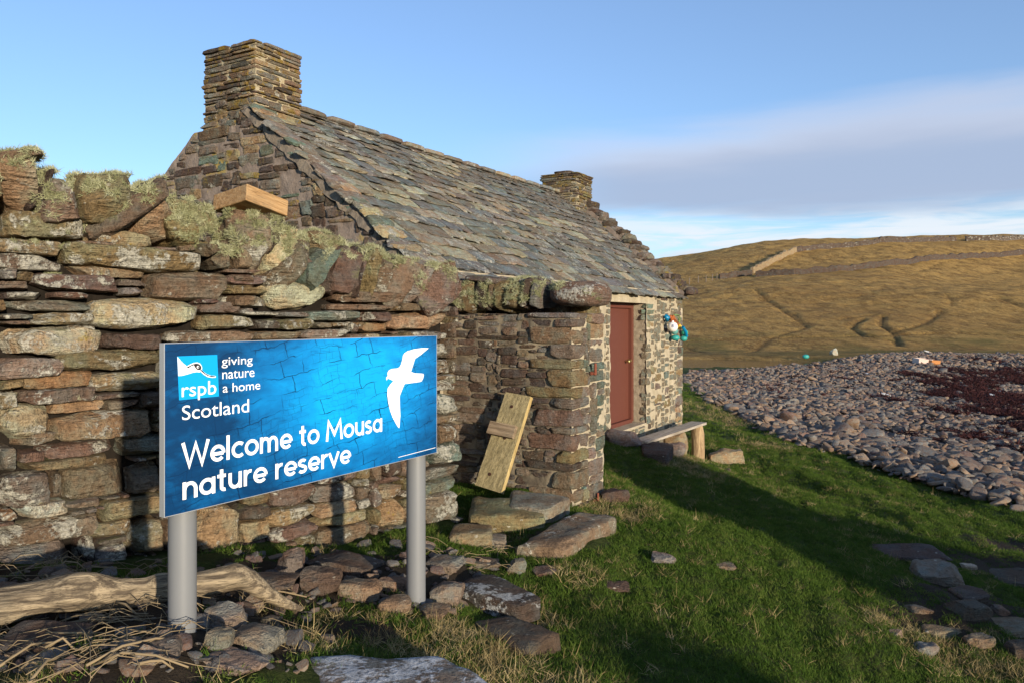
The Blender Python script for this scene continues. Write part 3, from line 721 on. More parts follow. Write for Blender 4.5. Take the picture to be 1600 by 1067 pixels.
# reveals, lintel, splayed left jamb, sill
def quadbox(pts8, name, mat, parent=None, **kw): return mkw(name, pts8, [[3,2,1,0],[4,5,6,7],[0,1,5,4],[1,2,6,5],[2,3,7,6],[3,0,4,7]], mat, parent, **kw)
def prism(u0, u1, a0, a1, z0, z1, name, mat, parent, **kw):
    b = [hp(u0, a0, z0), hp(u1, a0, z0), hp(u1, a1, z0), hp(u0, a1, z0)]
    return quadbox(b + [p + np.array([0, 0, z1-z0]) for p in b], name, mat, parent, **kw)
rf = Face(hp(DU1 + .012, .012, 0)[:2], HN)                        # the right reveal faces back towards the viewer
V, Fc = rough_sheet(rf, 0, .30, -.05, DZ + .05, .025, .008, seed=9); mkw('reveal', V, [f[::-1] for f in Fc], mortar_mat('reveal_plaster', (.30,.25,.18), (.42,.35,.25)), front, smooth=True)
prism(DU0 - .1, DU1 + .14, .02, .34, DZ - .005, DZ + .10, 'lintel', M_mortar, front)
b = [hp(DU0 - .002, .015, -.05), hp(DU0 + .56, .26, -.05), hp(DU0 + .56, .34, -.05), hp(DU0 - .02, .34, -.05)]
quadbox(b + [p + np.array([0, 0, DZ + .06]) for p in b], 'jamb', M_mortar, front)
prism(DU0 + .3, DU1, .0, .40, -.12, -.012, 'sill', M_mortar, front)
rh = np.random.default_rng(17)
o_ = np.zeros((int((EZ + .6)/.01), int((HL - 1.2)/.01)), bool)
i0_, i1_ = int((DU0 - 1.2)/.01), int((DU1 - 1.2)/.01); o_[int(.58/.01):int((DZ + .6)/.01), i0_:i1_] = True
for i0, i1, j0, j1 in greedy(o_, .01, .06, .15, .15, .5, rh):
    u0, u1, z0, z1 = 1.2 + i0*.01, 1.2 + i1*.01, -.6 + j0*.01, -.6 + j1*.01
    if R.random() < .10 or (u1-u0) < .06 or (z1-z0) < .03: continue
    if DZ - .02 < z0 < DZ + .12 and DU0 - .15 < (u0+u1)/2 < DU1 + .25: continue
    g = R.uniform(.006, .035)
    lay_stone('stone', hf, u0, u1, z0, z1, .10, R.uniform(.012, .026), M_front, front, jcol(TONE[R.choice('ssggsgtgmd')], .2), n=8, k=R.uniform(8, 14), gap=g, jit=.24, amp=.08, chips=3, chip=.1)
z = -.6                                                          # corner stones at the far end
while z < EZ - .02:
    h = R.uniform(.09, .19); la = R.uniform(.2, .42)
    lay_stone('quoin', hf, HL - la, HL + .02, z, z + h, .25, .022, M_front, front, jcol(TONE[R.choice('sggtgm')]), n=6, k=7, gap=.012); z += h

# near gable with its chimney, far gable
gf = Face(hp(0, 4.79, 0)[:2], -HN)                                # a=0 at the rear corner, 4.79 at the front corner
def gz(a): return EZ + (RZ0 - EZ) / RA0 * np.minimum(4.79 - a, a * 1.0) + .06
gable = empty('gable_wall', tuple(hp(0, 2.4, 0)), cottage)
V, Fc = rough_sheet(gf, 0, 4.79, .2, 4.0, .03, .005, top=lambda A: np.minimum(gz(A), 3.47), seed=12); mkw('mortar', V, Fc, M_mpink, gable, smooth=True)
og = np.zeros((int(3.3/.01), 479), bool); ag = (np.arange(479)+.5)*.01; zg = .6 + (np.arange(330)+.5)*.01
og |= zg[:, None] > (gz(ag) - .03)[None]; og |= (zg < 1.55)[:, None]
for i0, i1, j0, j1 in greedy(og, .01, .06, .15, .14, .46, rh):
    a0, a1, z0, z1 = i0*.01, i1*.01, .6 + j0*.01, .6 + j1*.01
    if R.random() < .10 or (a1-a0) < .07 or (z1-z0) < .035: continue
    lay_stone('stone', gf, a0, a1, z0, z1, .14, R.uniform(.018, .036), M_gable, gable, jcol(TONE[R.choice('ddggtgdsbg')], .2), n=8, k=R.uniform(8, 14), gap=R.uniform(.004, .028), jit=.22, amp=.08, chips=3, chip=.1)
fg = Face(hp(HL, 0, 0)[:2], HN)
V, Fc = rough_sheet(fg, 0, 4.2, -.6, 4.0, .06, .01, top=lambda A: EZ + (RZ1-EZ)/RA1*np.minimum(A, np.maximum(4.06-A, -.4)) + .05, seed=13); mkw('far_gable', V, Fc, M_mpink, cottage, smooth=True)
# rear wall closes the box
b = [hp(0, 4.7, -.5), hp(HL, 4.0, -.5), hp(HL, 3.9, -.5), hp(0, 4.6, -.5)]
quadbox(b + [p + np.array([0, 0, 2.4]) for p in b], 'rear_wall', M_mpink, cottage)

# roof: mortar bed, then the slates laid on it one by one
roof = empty('roof', tuple(hp(HL/2, 1.2, 2.8)), cottage)
NU = 24
def rpt(u, s, lift=0.):
    """point on the front slope, s = 0 at the eave .. 1 at the ridge"""
    ra, rz = ridge(min(max(u, 0), HL)); p = hp(u, ra*s, EZ + (rz-EZ)*s)
    nrm = np.array([*(HD*0 - HN*(rz-EZ)), ra]); nrm /= np.linalg.norm(nrm); return p + nrm*lift
V, Fc = [], []
for i in range(NU+1):
    u = .06 + (HL-.09)*i/NU
    ra, rz = ridge(min(max(u, 0), HL)); back = 4.79 - .7*u/HL
    V += [rpt(u, -.03, .015), rpt(u, 1, .015), hp(u, back + .1, EZ - .08), hp(u, back, EZ - .2), rpt(u, .02, -.06)]
for i in range(NU):
    for j in range(5): b, c_ = i*5+j, i*5+(j+1) % 5; Fc.append([b, b+5, c_+5, c_])
Fc += [[0,1,2,3,4], [NU*5+j for j in (4,3,2,1,0)]]
mkw('bed', V, Fc, M_mroof, roof)
rows = []; s = -.045; SL = 3.07
while s < .985:
    ex = (.205 - .065*max(s, 0)) / SL; rows.append((s, ex)); s += ex
slates = []
for (s, ex) in rows:
    u = -.03 + R.uniform(0, .1)
    if s > .05: u += .16
    while u < HL - .06:
        w_ = R.choice([R.uniform(.16, .30), R.uniform(.26, .42), R.uniform(.32, .54)]) * (1 - .2*max(s, 0)); w_ = min(w_, HL - .03 - u)
        if w_ > .08: slates.append((u, w_, s, ex))
        u += w_ + R.uniform(.004, .022)
def slate_mesh(u, w_, s, ex, rg):
    th = rg.uniform(.010, .020); ov = ex * 1.55; ds = rg.uniform(-.012, .012)/SL*1.6; l0 = rg.uniform(.020, .036); sk = rg.uniform(-.02, .02)
    n = 4; V = []
    for top in (0, 1):
        for j, fr in enumerate((0, .5, 1)):
            for i in range(n+1):
                uu = u + w_*i/n; ss = s + ds + ov*fr
                if j == 0: ss += rg.uniform(-.016, .016)/SL*1.3 + (.02/SL if i in (0, n) and rg.random() < .5 else 0)
                if i in (0, n): uu += rg.uniform(-.008, .008)
                lift = l0*(1-fr) + .004 + sk*(i/n-.5)*.5
                V.append(rpt(uu, ss, lift + (th if top else 0)*(1 if fr < 1 else .4)))
    m = n+1; Fc = []
    for j in range(2):
        for i in range(n):
            a = j*m+i; b = 3*m+a; Fc += [[a, a+m, a+m+1, a+1], [b, b+1, b+m+1, b+m]]
    for i in range(n): Fc += [[i, i+1, 3*m+i+1, 3*m+i], [2*m+i+1, 2*m+i, 5*m+i, 5*m+i+1]]
    for j in range(2):
        a = j*m; Fc += [[a, 3*m+a, 3*m+a+m, a+m], [a+n, a+n+m, 3*m+a+n+m, 3*m+a+n]]
    return np.array(V), Fc
SLC = [(.15,.155,.145), (.18,.175,.15), (.13,.138,.135), (.19,.165,.13), (.26,.23,.17), (.16,.14,.115), (.30,.27,.20)]
size = [w_ * ex / (rpt(u, s)[1] ** 2) for u, w_, s, ex in slates]
keep300 = set(np.argsort(-np.array(size))[:300].tolist())
rest_V, rest_F = [], []; nv = 0
for i, sl in enumerate(slates):
    V, Fc = slate_mesh(*sl, rh)
    if i in keep300: mkw('slate', V, Fc, M_slate, roof, color=jcol(R.choice(SLC), .2))
    else: rest_V.append(V); rest_F += [[k + nv for k in f] for f in Fc]; nv += len(V)
if rest_V: tag(mkw('small_slates', np.concatenate(rest_V), rest_F, M_slate, roof, color=(.14, .13, .115)), kind='stuff')
for i in range(15):                                              # ridge stones
    u0 = .45 + i*.432
    if u0 > HL - .7: break
    ra, rz = ridge(u0 + .2); V, Fc = stone_pts((.43, .26, .06), 5, 8, .08, .04, 3, .1)
    Wd = frame_pts(V, (*HD, 0), (*HN, 0), (0, 0, 1)); mk('ridge_stone', Wd, Fc, M_slate, roof, tuple(hp(u0 + .2, ra + .04, rz + .045)), smooth=True, sharp=35, color=jcol(R.choice(SLC)))
# verge of the near gable: flat stones bedded in mortar, stepping up the slope
for i in range(34):
    s = i/34*.86; w_ = R.uniform(.14, .34); V, Fc = stone_pts((w_, R.uniform(.10, .2), R.uniform(.03, .06)), 7, 7, .25, .08, 5, .25)
    sl_ = math.atan2(RZ0 - EZ, RA0); ex_ = np.array([*HN*math.cos(sl_), math.sin(sl_)])
    Wd = frame_pts(V, (*HD, 0), ex_, np.cross([*HD, 0], ex_)); p = rpt(.03 + R.uniform(0, .13), s + .02, .055 + R.uniform(-.01, .015))
    mk('verge_stone', Wd, Fc, M_slate, roof, tuple(p), smooth=True, sharp=32, color=jcol(TONE[R.choice('gpgtsg')]))
V, Fc = [], []
for i in range(40):                                              # mortar fillet under and between them
    s = i/39*.9
    for k_, (uu, lf) in enumerate([(-.03, -.06), (-.022, .015), (.05, .03), (.12, .02), (.17, -.02)]): V.append(rpt(uu + R.uniform(-.014, .014), s, lf + R.uniform(-.02, .02)))
for i in range(39):
    for j in range(4): b = i*5+j; Fc.append([b, b+1, b+6, b+5])
mkw('verge_mortar', V, [f[::-1] for f in Fc], mortar_mat('verge_mortar', (.17, .14, .11), (.27, .225, .175)), roof)
for i in range(34):                                              # raised skew of the far gable
    s = -.02 + i/34*.9; V, Fc = stone_pts((R.uniform(.28, .38), R.uniform(.13, .22), R.uniform(.06, .13)), 6, 6, .16, .06, 4, .2)
    p = rpt(HL - .03, s, .10 + R.uniform(-.01, .05)); Wd = frame_pts(V, (*HD, 0), (*HN, 0), (0, 0, 1))
    mk('skew_stone', Wd, Fc, M_gable, roof, tuple(p), smooth=True, sharp=38, color=jcol(TONE[R.choice('gdggd')]))
b = [rpt(HL - .2, -.02, .0), rpt(HL + .05, -.02, .0), rpt(HL + .05, .92, .0), rpt(HL - .2, .92, .0)]
nr_ = np.array([*(-HN*(RZ1-EZ)), RA1]); nr_ /= np.linalg.norm(nr_)
quadbox(b + [p + nr_*.10 for p in b], 'skew_mortar', M_mpink, roof)

def chimney(name, u0, u1, a0, a1, zb, zt, tone, mcol, flare, par):
    """stack of thin slabs, laid round a mortar core"""
    ch = empty(name, tuple(hp((u0+u1)/2, (a0+a1)/2, zb)), par)
    prism(u0 + .012, u1 - .012, a0 + .012, a1 - .012, zb - .3, zt - .04, 'core', mcol, ch)
    fa = Face(hp(u0, a1, 0)[:2], -HN); fr = Face(hp(u0, a0, 0)[:2], HD)          # gable-side face, front-side face
    z = zb; i = 0; wa, wr = a1 - a0, u1 - u0
    while z < zt - .02:
        h = R.choice([R.uniform(.025, .045), R.uniform(.035, .06), R.uniform(.05, .10)]); h = min(h, zt - z); i ^= 1
        cap = zt - z < .12; ov = .02 if cap and not flare else 0
        for f, L, own in ((fa, wa, i), (fr, wr, 1 - i)):
            x = -ov if f is fr and own else (.0 if f is fa else .10); end = L + (ov if f is fr or own else -.10)
            if f is fa: x = -ov
            while x < end - .02:
                w_ = min(R.uniform(.16, .44), end - x)
                if end - x - w_ < .08: w_ = end - x
                lay_stone('stone', f, x, x + w_, z, z + h, .13, R.uniform(.006, .028) + ov, M_chim, ch, jcol(TONE[R.choice(tone)], .2), n=7, k=R.uniform(7, 13), gap=R.uniform(.002, .012), jit=.14, amp=.08)
                x += w_
        z += h
    if flare:
        for k_ in range(10):
            d = R.uniform(.10, .26); lay_stone('stone', fr, -.02 + k_*.065, .12 + k_*.065, zb - .05 - d*.2, zb + .06 - d*.1, .14, .02 + d*.25, M_chim, ch, jcol(TONE[R.choice('tgp')]), n=5, k=5)
    for k_ in range(0 if flare else 3):
        V, Fc = stone_pts((R.uniform(.3, .6), R.uniform(.3, .5), .035), 5, 7, .15, .05, 3, .15)
        mk('cap_stone', frame_pts(V, (*HD, 0), (*HN, 0), (0, 0, 1)), Fc, M_chim, ch, tuple(hp((u0+u1)/2 + R.uniform(-.06, .06), (a0+a1)/2 + R.uniform(-.1, .1), zt + .006 + k_*.025)), smooth=True, sharp=38, color=jcol(TONE['d']))
    return ch
chimney('chimney', .0, .61, 2.009, 2.781, 3.46, 4.315, 'gbtdggt', M_mroof, True, cottage)
chimney('chimney', HL - .60, HL + .02, 1.67, 2.36, 3.30, 4.06, 'gmgdm', M_mroof, False, cottage)

# door in its recess
M_door = plain('rust_red_paint', (.115, .036, .023), .55, .35, .12, 14, .15)
M_brass = plain('worn_brass', (.45, .33, .14), .35, .5, .1, Metallic=.9)
door = empty('door', tuple(hp(5.2, .24, 0)), cottage)
prism(4.70, DU1 - .075, .255, .295, .015, DZ - .085, 'leaf', M_door, door)
for nm, a in (('frame', (DU1 - .078, DU1 + .006, .205, .30, .0, DZ)), ('frame', (4.62, DU1 - .08, .205, .30, DZ - .083, DZ)), ('frame', (4.62, 4.70, .205, .30, .0, DZ - .085)), ('threshold', (4.70, DU1 - .08, .19, .30, -.01, .045))):
    prism(*a, nm, M_door, door)
hz = 1.52 - 68/1200*10.9
V1, F1 = tube([hp(5.37, .25, hz), hp(5.37, .205, hz)], .012, 10); V2, F2 = ball(hp(5.37, .195, hz), .028, 6)
mkw('handle', np.r_[V1, V2], F1 + [[i+len(V1) for i in f] for f in F2], M_brass, door, smooth=True)
V1, F1 = tube([hp(5.465, .25, hz + .01), hp(5.465, .19, hz + .01)], .02, 10); mkw('latch', V1, F1, M_brass, door, smooth=True, sharp=40)
# ------------------------------------------------------------------ the sign
ST = np.array([.531, .847]); ST /= np.linalg.norm(ST); S0 = np.array([-1.165, 2.575]); SW, SB, STP = 1.484, .859, 1.438
sf = Face(S0, ST)
sign = empty('sign', tuple(sf.P(SW/2, .2, -.07))); tag(sign, 'blue nature reserve welcome sign on two grey posts', 'sign')
def print_material():
    m, t = new_mat('printed_blue'); o = t.n('ShaderNodeTexCoord').outputs['Object']
    a = t.n('ShaderNodeVectorMath', operation='DOT_PRODUCT', ins={0: o, 1: (ST[0], ST[1], 0)}).outputs['Value']
    z = t.n('ShaderNodeSeparateXYZ', ins={0: o}).outputs[2]
    v = t.n('ShaderNodeCombineXYZ', ins={0: a, 1: z, 2: 0.0}).outputs[0]
    vw = t.vmath('ADD', v, t.n('ShaderNodeVectorMath', operation='SCALE', ins={0: t.noise(v, 4.0, 3, out=1), 'Scale': .09}).outputs[0])
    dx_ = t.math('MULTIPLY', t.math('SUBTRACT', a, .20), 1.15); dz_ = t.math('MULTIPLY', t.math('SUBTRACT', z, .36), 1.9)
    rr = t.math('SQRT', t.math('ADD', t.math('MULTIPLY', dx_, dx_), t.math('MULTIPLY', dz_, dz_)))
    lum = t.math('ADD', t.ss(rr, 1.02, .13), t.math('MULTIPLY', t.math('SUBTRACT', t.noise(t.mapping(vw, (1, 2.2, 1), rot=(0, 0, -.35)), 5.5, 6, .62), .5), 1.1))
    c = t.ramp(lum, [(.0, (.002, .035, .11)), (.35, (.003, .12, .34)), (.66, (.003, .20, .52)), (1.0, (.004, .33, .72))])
    streak = t.ss(t.noise(t.mapping(vw, (2, 16, 1), rot=(0, 0, -.25)), 3.0, 6, .7), .55, .72)
    c = t.mix(t.math('MULTIPLY', streak, .5), c, (.002, .05, .15))
    vr = t.mapping(vw, (1, 1.25, 1), rot=(0, 0, -.2))
    def crack(bw, bh, ms, seed): return t.n('ShaderNodeTexBrick', offset=.43, offset_frequency=2, squash=.7, squash_frequency=3, ins={'Vector': t.vmath('ADD', t.vmath('ADD', vr, t.n('ShaderNodeVectorMath', operation='SCALE', ins={0: t.noise(v, 30, 3, out=1), 'Scale': .018}).outputs[0]), (seed, seed*.7, 0)), 'Scale': 1.0, 'Brick Width': bw, 'Row Height': bh, 'Mortar Size': ms, 'Mortar Smooth': .3}).outputs['Fac']
    e1, e2_ = crack(.15, .085, .0022, 3.1), crack(.052, .036, .0014, 7.7)
    msk = t.ss(t.noise(v, 3.5, 3), .40, .58)
    k1 = t.math('MULTIPLY', e1, t.ss(t.noise(v, 6, 3), .42, .56)); k2 = t.math('MULTIPLY', t.math('MULTIPLY', e2_, msk), .5)
    c = t.mix(t.math('MULTIPLY', t.math('MAXIMUM', k1, k2), .9), c, (.001, .02, .07))
    return finish(m, t, c, .34, None, .4)
M_post = plain('grey_powder_coat', (.17, .175, .18), .45, .4, .05, 6, .05)
M_white = plain('white_print', (.86, .86, .86), .4, .3, .02)
M_black = plain('dark_print', (.02, .02, .025), .4, .3, .02)
M_logo = plain('logo_blue', (.004, .33, .72), .35, .35, .02)
M_alu = plain('aluminium_edge', (.62, .63, .64), .4, .5, .05, 40, Metallic=.6)
def sbox(a0, a1, z0, z1, c0, c1, name, mat, par):
    b = [sf.P(a0, z0, c1), sf.P(a1, z0, c1), sf.P(a1, z0, c0), sf.P(a0, z0, c0)]
    return quadbox(b + [p + np.array([0, 0, z1-z0]) for p in b], name, mat, par)
panel = sbox(0, SW, SB, STP, -.004, 0, 'panel', print_material(), sign)
WL[panel.name] = WL[panel.name]
for a0, a1, z0, z1 in ((-.003, 0, SB-.002, STP+.002), (SW, SW+.002, SB-.002, STP+.002), (0, SW, STP, STP+.002), (0, SW, SB-.002, SB)):
    sbox(a0, a1, z0, z1, -.024, .0015, 'edge_trim', M_alu, sign)
sbox(.02, SW-.02, SB+.08, SB+.12, -.03, -.0045, 'rail', M_alu, sign); sbox(.02, SW-.02, STP-.12, STP-.08, -.03, -.0045, 'rail', M_alu, sign)
for px in (285, 650):
    q = on_plane(px, 800, sf.P(0, 0, -.080), sf.n); g = float(H(q[0:1], q[1:2])[0])
    V, Fc = tube([(q[0], q[1], g - .25), (q[0], q[1], STP - .03)], .0475, 40); po = mkw('post', V, Fc, M_post, sign, smooth=True, sharp=50)
    V, Fc = tube([(q[0], q[1], STP - .0299), (q[0], q[1], STP - .022)], .049, 40); mkw('cap', V, Fc, M_black, po, smooth=True, sharp=50)
def pan(px, py): return sf.from_px(px, py)
def flat(name, poly2, c, mat, faces=None):
    V = [sf.P(a, z, c) for a, z in poly2]
    return mkw(name, V, faces or [list(range(len(V)))], mat, panel)
def zpx(lst, ox, oy, sc): return [pan(ox + x/sc, oy + y/sc) for x, y in lst]
zl = lambda l: zpx(l, 270, 545, 8.893)
flat('logo_box', zl([(58,102),(615,80),(640,655),(85,710)]), .0008, M_logo)
flat('logo_neck', zl([(60,105),(110,165),(150,205),(192,238),(240,210),(290,190),(340,185),(380,203),(402,240),(405,270),(390,300),(372,322),(330,318),(280,325),(200,350),(120,370),(72,373)]), .0014, M_white)
flat('logo_beak', zl([(386,272),(420,310),(470,347),(530,368),(580,370),(597,378),(590,395),(540,398),(480,387),(420,350),(376,305)]), .0016, M_white)
flat('logo_cap', zl([(190,250),(205,267),(250,238),(288,222),(305,255),(330,285),(368,292),(388,280),(393,255),(380,225),(352,204),(318,200),(268,212),(225,236)]), .0020, M_black)
flat('logo_beak_line', zl([(372,288),(392,286),(450,340),(500,366),(585,377),(583,388),(530,386),(470,366),(420,332)]), .0022, M_black)
flat('logo_eye', [pan(270 + (343 + 17*math.cos(i*.42))/8.893, 545 + (249 + 19*math.sin(i*.42))/8.893) for i in range(15)], .0024, M_white)
flat('logo_pupil', [pan(270 + (347 + 9*math.cos(i*.6))/8.893, 545 + (250 + 10*math.sin(i*.6))/8.893) for i in range(10)], .0026, M_black)
flat('bird', zpx([(780,97),(700,97),(610,110),(540,132),(508,154),(493,178),(487,220),(470,280),(455,304),(435,320),(380,325),(352,333),(332,346),(322,365),(321,385),(325,403),(312,415),(305,432),(309,450),(315,454),(318,440),(328,433),(345,440),(386,462),(350,502),(322,545),(320,620),(330,700),(350,790),(380,870),(415,935),(440,975),(452,984),(456,960),(461,880),(465,850),(460,750),(457,630),(480,570),(500,520),(513,493),(600,482),(680,471),(703,462),(718,430),(726,395),(720,382),(700,378),(620,374),(583,358),(605,290),(628,215),(700,165)], 560, 530, 7.114), .0012, M_white)
flat('strap_line', [pan(622, 713.5), pan(680, 698.3), pan(680, 699.1), pan(622, 714.3)], .0012, M_white)
def font_line(txt, left, right, top_px, thick):
    """built-in font text fitted between two baseline points (photo pixels); top_px = a point at ascender height"""
    cu = bpy.data.curves.new('lettering', 'FONT'); cu.body = txt; cu.offset = thick; cu.resolution_u = 6
    o = bpy.data.objects.new('lettering_tmp', cu); col.objects.link(o); bpy.context.view_layer.update()
    me = bpy.data.meshes.new_from_object(o.evaluated_get(bpy.context.evaluated_depsgraph_get()))
    V = np.array([v.co[:] for v in me.vertices]); Fc = [list(p.vertices) for p in me.polygons]
    bpy.data.objects.remove(o); bpy.data.meshes.remove(me); bpy.data.curves.remove(cu)
    (a0, z0), (a1, z1) = pan(*left), pan(*right); at_, zt_ = pan(*top_px); zb = (z0 + z1)/2
    asc = .73                                                      # ascender of the built-in font in em
    x = (V[:, 0] - V[:, 0].min()) / (V[:, 0].max() - V[:, 0].min()); y = V[:, 1] / asc
    W3 = np.array([sf.P(a0 + (a1-a0)*xx, zb + (zt_-zb)*yy, .0018) for xx, yy in zip(x, y)])
    mkw('lettering', W3, Fc, M_white, panel)
zq = lambda x, y: (270 + x/8.893, 545 + y/8.893)
font_line('giving', zq(675, 222), zq(1105, 207), zq(905, 92), .0)
font_line('nature', zq(683, 413), zq(1130, 385), zq(875, 258), .0)
font_line('a home', zq(690, 603), zq(1210, 555), zq(822, 462), .0)
font_line('Scotland', zq(125, 985), zq(1055, 872), zq(640, 722), .0)
font_line('rspb', zq(120, 660), zq(600, 622), zq(485, 430), .003)
# the headline: even round strokes
def arc(cx, cy, rx, ry, a0, a1, n=18): return [(cx + rx*math.cos(math.radians(a0 + (a1-a0)*i/n)), cy + ry*math.sin(math.radians(a0 + (a1-a0)*i/n))) for i in range(n+1)]
GL = {'o': (.98, [arc(.49,.5,.385,.39,0,360,28)]), 'c': (.82, [arc(.49,.5,.385,.39,48,312,24)]), 'l': (.30, [[(.13,1.45),(.13,0)]]),
      'e': (.95, [[(.12,.47),(.86,.47)], arc(.49,.5,.375,.39,-4,318,26)]), 'a': (.98, [arc(.47,.5,.365,.39,0,360,26), [(.84,1.0),(.84,0)]]),
      'n': (.90, [[(.13,1),(.13,0)], [(.13,.5)] + arc(.45,.53,.315,.36,160,0,16) + [(.765,0)]]), 'u': (.90, [[(.765,1),(.765,0)], [(.765,.5)] + arc(.445,.47,.315,.36,-20,-180,16) + [(.13,1)]]),
      'm': (1.42, [[(.13,1),(.13,0)], [(.13,.5)] + arc(.41,.55,.275,.34,160,0,14) + [(.685,0)], [(.685,.5)] + arc(.965,.55,.275,.34,160,0,14) + [(1.24,0)]]),
      'r': (.58, [[(.13,1),(.13,0)], [(.13,.5)] + arc(.45,.52,.32,.37,165,75,10)]), 't': (.62, [[(.28,1.33),(.28,.3)] + arc(.47,.27,.19,.17,180,285,8), [(.02,.94),(.54,.94)]]),
      's': (.72, [arc(.36,.70,.245,.19,35,200,12)[:-1] + [(.17,.60),(.36,.51),(.55,.42)] + arc(.345,.30,.255,.19,20,-150,12)]), 'v': (.86, [[(.04,1),(.42,.05),(.80,1)]]),
      'W': (1.62, [[(.04,1.40),(.42,.06),(.80,1.25),(1.18,.06),(1.56,1.40)]]), 'M': (1.50, [[(.10,0),(.24,1.32),(.75,.42),(1.26,1.32),(1.40,0)]]), ' ': (.42, [])}
def stroke(pl, wd):
    P = np.array(pl, float); n = len(P); closed = np.allclose(P[0], P[-1]); V, Fc = [], []
    for i in range(n):
        a = P[i] - P[i-1] if i > 0 else (P[-1] - P[-2] if closed else P[1] - P[0]); b = P[i+1] - P[i] if i < n-1 else (P[1] - P[0] if closed else a)
        a = a/np.linalg.norm(a); b = b/np.linalg.norm(b); t = a + b; t /= max(np.linalg.norm(t), 1e-6); nn = np.array([-t[1], t[0]])
        k = min(1/max(abs(t @ a), .35), 2.2) * wd/2; V += [P[i] + nn*k, P[i] - nn*k]
    for i in range(n-1): Fc.append([2*i, 2*i+1, 2*i+3, 2*i+2])
    return V, Fc
def headline(txt, left, right, xtop_px, wd=.205):
    words, V, Fc, C = [], [], [], []; x = 0; li = 0
    for ch in txt + ' ':
        adv, sts = GL[ch]
        if ch == ' ' and V: words.append((np.array(V), Fc, C)); V, Fc, C = [], [], []
        for pl in sts:
            sv, sfc = stroke([(x + p[0], p[1]) for p in pl], wd); b = len(V); V += sv; Fc += [[i+b for i in f] for f in sfc]; C += [.0010 + .00012*(li % 6)]*len(sv); li += 1
        x += adv + .06
    (a0, z0), (a1, z1) = pan(*left), pan(*right); zt_ = pan(*xtop_px)[1]; zb = (z0+z1)/2; mn, mx = min(w_[0][:, 0].min() for w_ in words), max(w_[0][:, 0].max() for w_ in words)
    for V, Fc, C in words:
        mkw('lettering', np.array([sf.P(a0 + (a1-a0)*(p[0]-mn)/(mx-mn), zb + (zt_-zb)*p[1], c) for p, c in zip(V, C)]), Fc, M_white, panel)
zm = lambda x, y: (240 + x/3.335, 500 + y/3.335)
headline('Welcome to Mousa', zm(143, 768), zm(1190, 580), zm(310, 650))
headline('nature reserve', zm(150, 937), zm(1028, 740), zm(185, 838))

# ------------------------------------------------------------------ timber
def wood_mat(name, a, b, axis, scale=1.0, knots=True):
    """grain runs along the given direction in object space"""
    m, t = new_mat(name); o = t.n('ShaderNodeTexCoord').outputs['Object']
    ax = np.array(axis, float); ax /= np.linalg.norm(ax); ref = np.array([0, 0, 1.]) if abs(ax[2]) < .8 else np.array([1., 0, 0]); e2_ = np.cross(ax, ref); e2_ /= np.linalg.norm(e2_); e3_ = np.cross(ax, e2_)
    d = [t.n('ShaderNodeVectorMath', operation='DOT_PRODUCT', ins={0: o, 1: tuple(e)}).outputs['Value'] for e in (ax, e2_, e3_)]
    v = t.n('ShaderNodeCombineXYZ', ins={0: t.math('MULTIPLY', d[0], .7*scale), 1: t.math('MULTIPLY', d[1], 14*scale), 2: t.math('MULTIPLY', d[2], 14*scale)}).outputs[0]
    g = t.noise(v, 3.2, 7, .66, .2); g2 = t.noise(v, 13, 5, .65, .3); sp = t.noise(o, 5, 4)
    c = t.mix(t.ss(g, .38, .62), a, b); c = t.mix(t.math('MULTIPLY', t.ss(g2, .48, .66), .7), c, tuple(x*.35 for x in a)); c = t.mix(t.math('MULTIPLY', t.ss(sp, .5, .75), .35), c, (.16, .15, .11))
    return finish(m, t, c, .75, t.bump(t.math('ADD', g, t.math('MULTIPLY', g2, .6)), .8, .012), .25)
M_drift = wood_mat('bleached_driftwood', (.10, .075, .05), (.37, .29, .185), (.93, .36, -.02), 1.0)
# driftwood: a thick limb with knots that forks down to the ground
LP_ = [(-120,975,2.70,34),(-40,955,2.78,35),(20,944,2.84,33),(60,934,2.87,31),(105,926,2.90,34),(140,924,2.93,33),(180,926,2.97,27),(225,924,3.02,25),(255,917,3.05,27),(290,917,3.09,24),(330,909,3.13,23),(365,900,3.17,23),(385,904,3.2,20),(405,919,3.23,16),(430,935,3.28,12),(455,946,3.34,8),(472,951,3.38,4)]
ctrl = np.array([at(x, y, Z) for x, y, Z, r in LP_]); rr_ = np.array([.84*r*Z/F for x, y, Z, r in LP_])
tt = np.linspace(0, len(LP_)-1, 110); path = np.c_[[np.interp(tt, range(len(LP_)), ctrl[:, k]) for k in range(3)]].T
for _ in range(6): path[1:-1] = (path[:-2] + 2*path[1:-1] + path[2:])/4
rad_ = np.interp(tt, range(len(LP_)), rr_)
V, Fc = tube(path, rad_, 22); nv_ = 110
for k in range(110):
    th = np.arange(22)*2*math.pi/22; P = V[k*22:(k+1)*22]; c = path[k]
    f = 1 + .03*np.sin(13*th + k*.05 + np.sin(k*.11)) + .05*np.sin(3*th + k*.10) + .035*np.sin(5*th - k*.16 + 1) + .02*np.sin(9*th + k*.07) + .05*np.sin(k*.33 + 2*th)*.5
    V[k*22:(k+1)*22] = c + (P - c)*f[:, None]
for kx, ky, kz, kr, am in ((122,918,2.87,.055,.022),(250,904,3.0,.035,.03),(20,955,2.80,.05,.015),(372,888,3.15,.035,.018)):
    q = at(kx, ky, kz); d = np.linalg.norm(V - q, axis=1); s_ = am*np.exp(-(d/kr)**2) - am*.9*np.exp(-(d/(kr*.42))**2); dr = V - path[np.minimum(np.arange(len(V))//22, 109)]; dr /= np.linalg.norm(dr, axis=1)[:, None] + 1e-9; V += dr*s_[:, None]
log = mkw('driftwood_log', V, Fc, M_drift, smooth=True); tag(log, 'bleached crooked driftwood log lying behind the left sign post', 'driftwood')

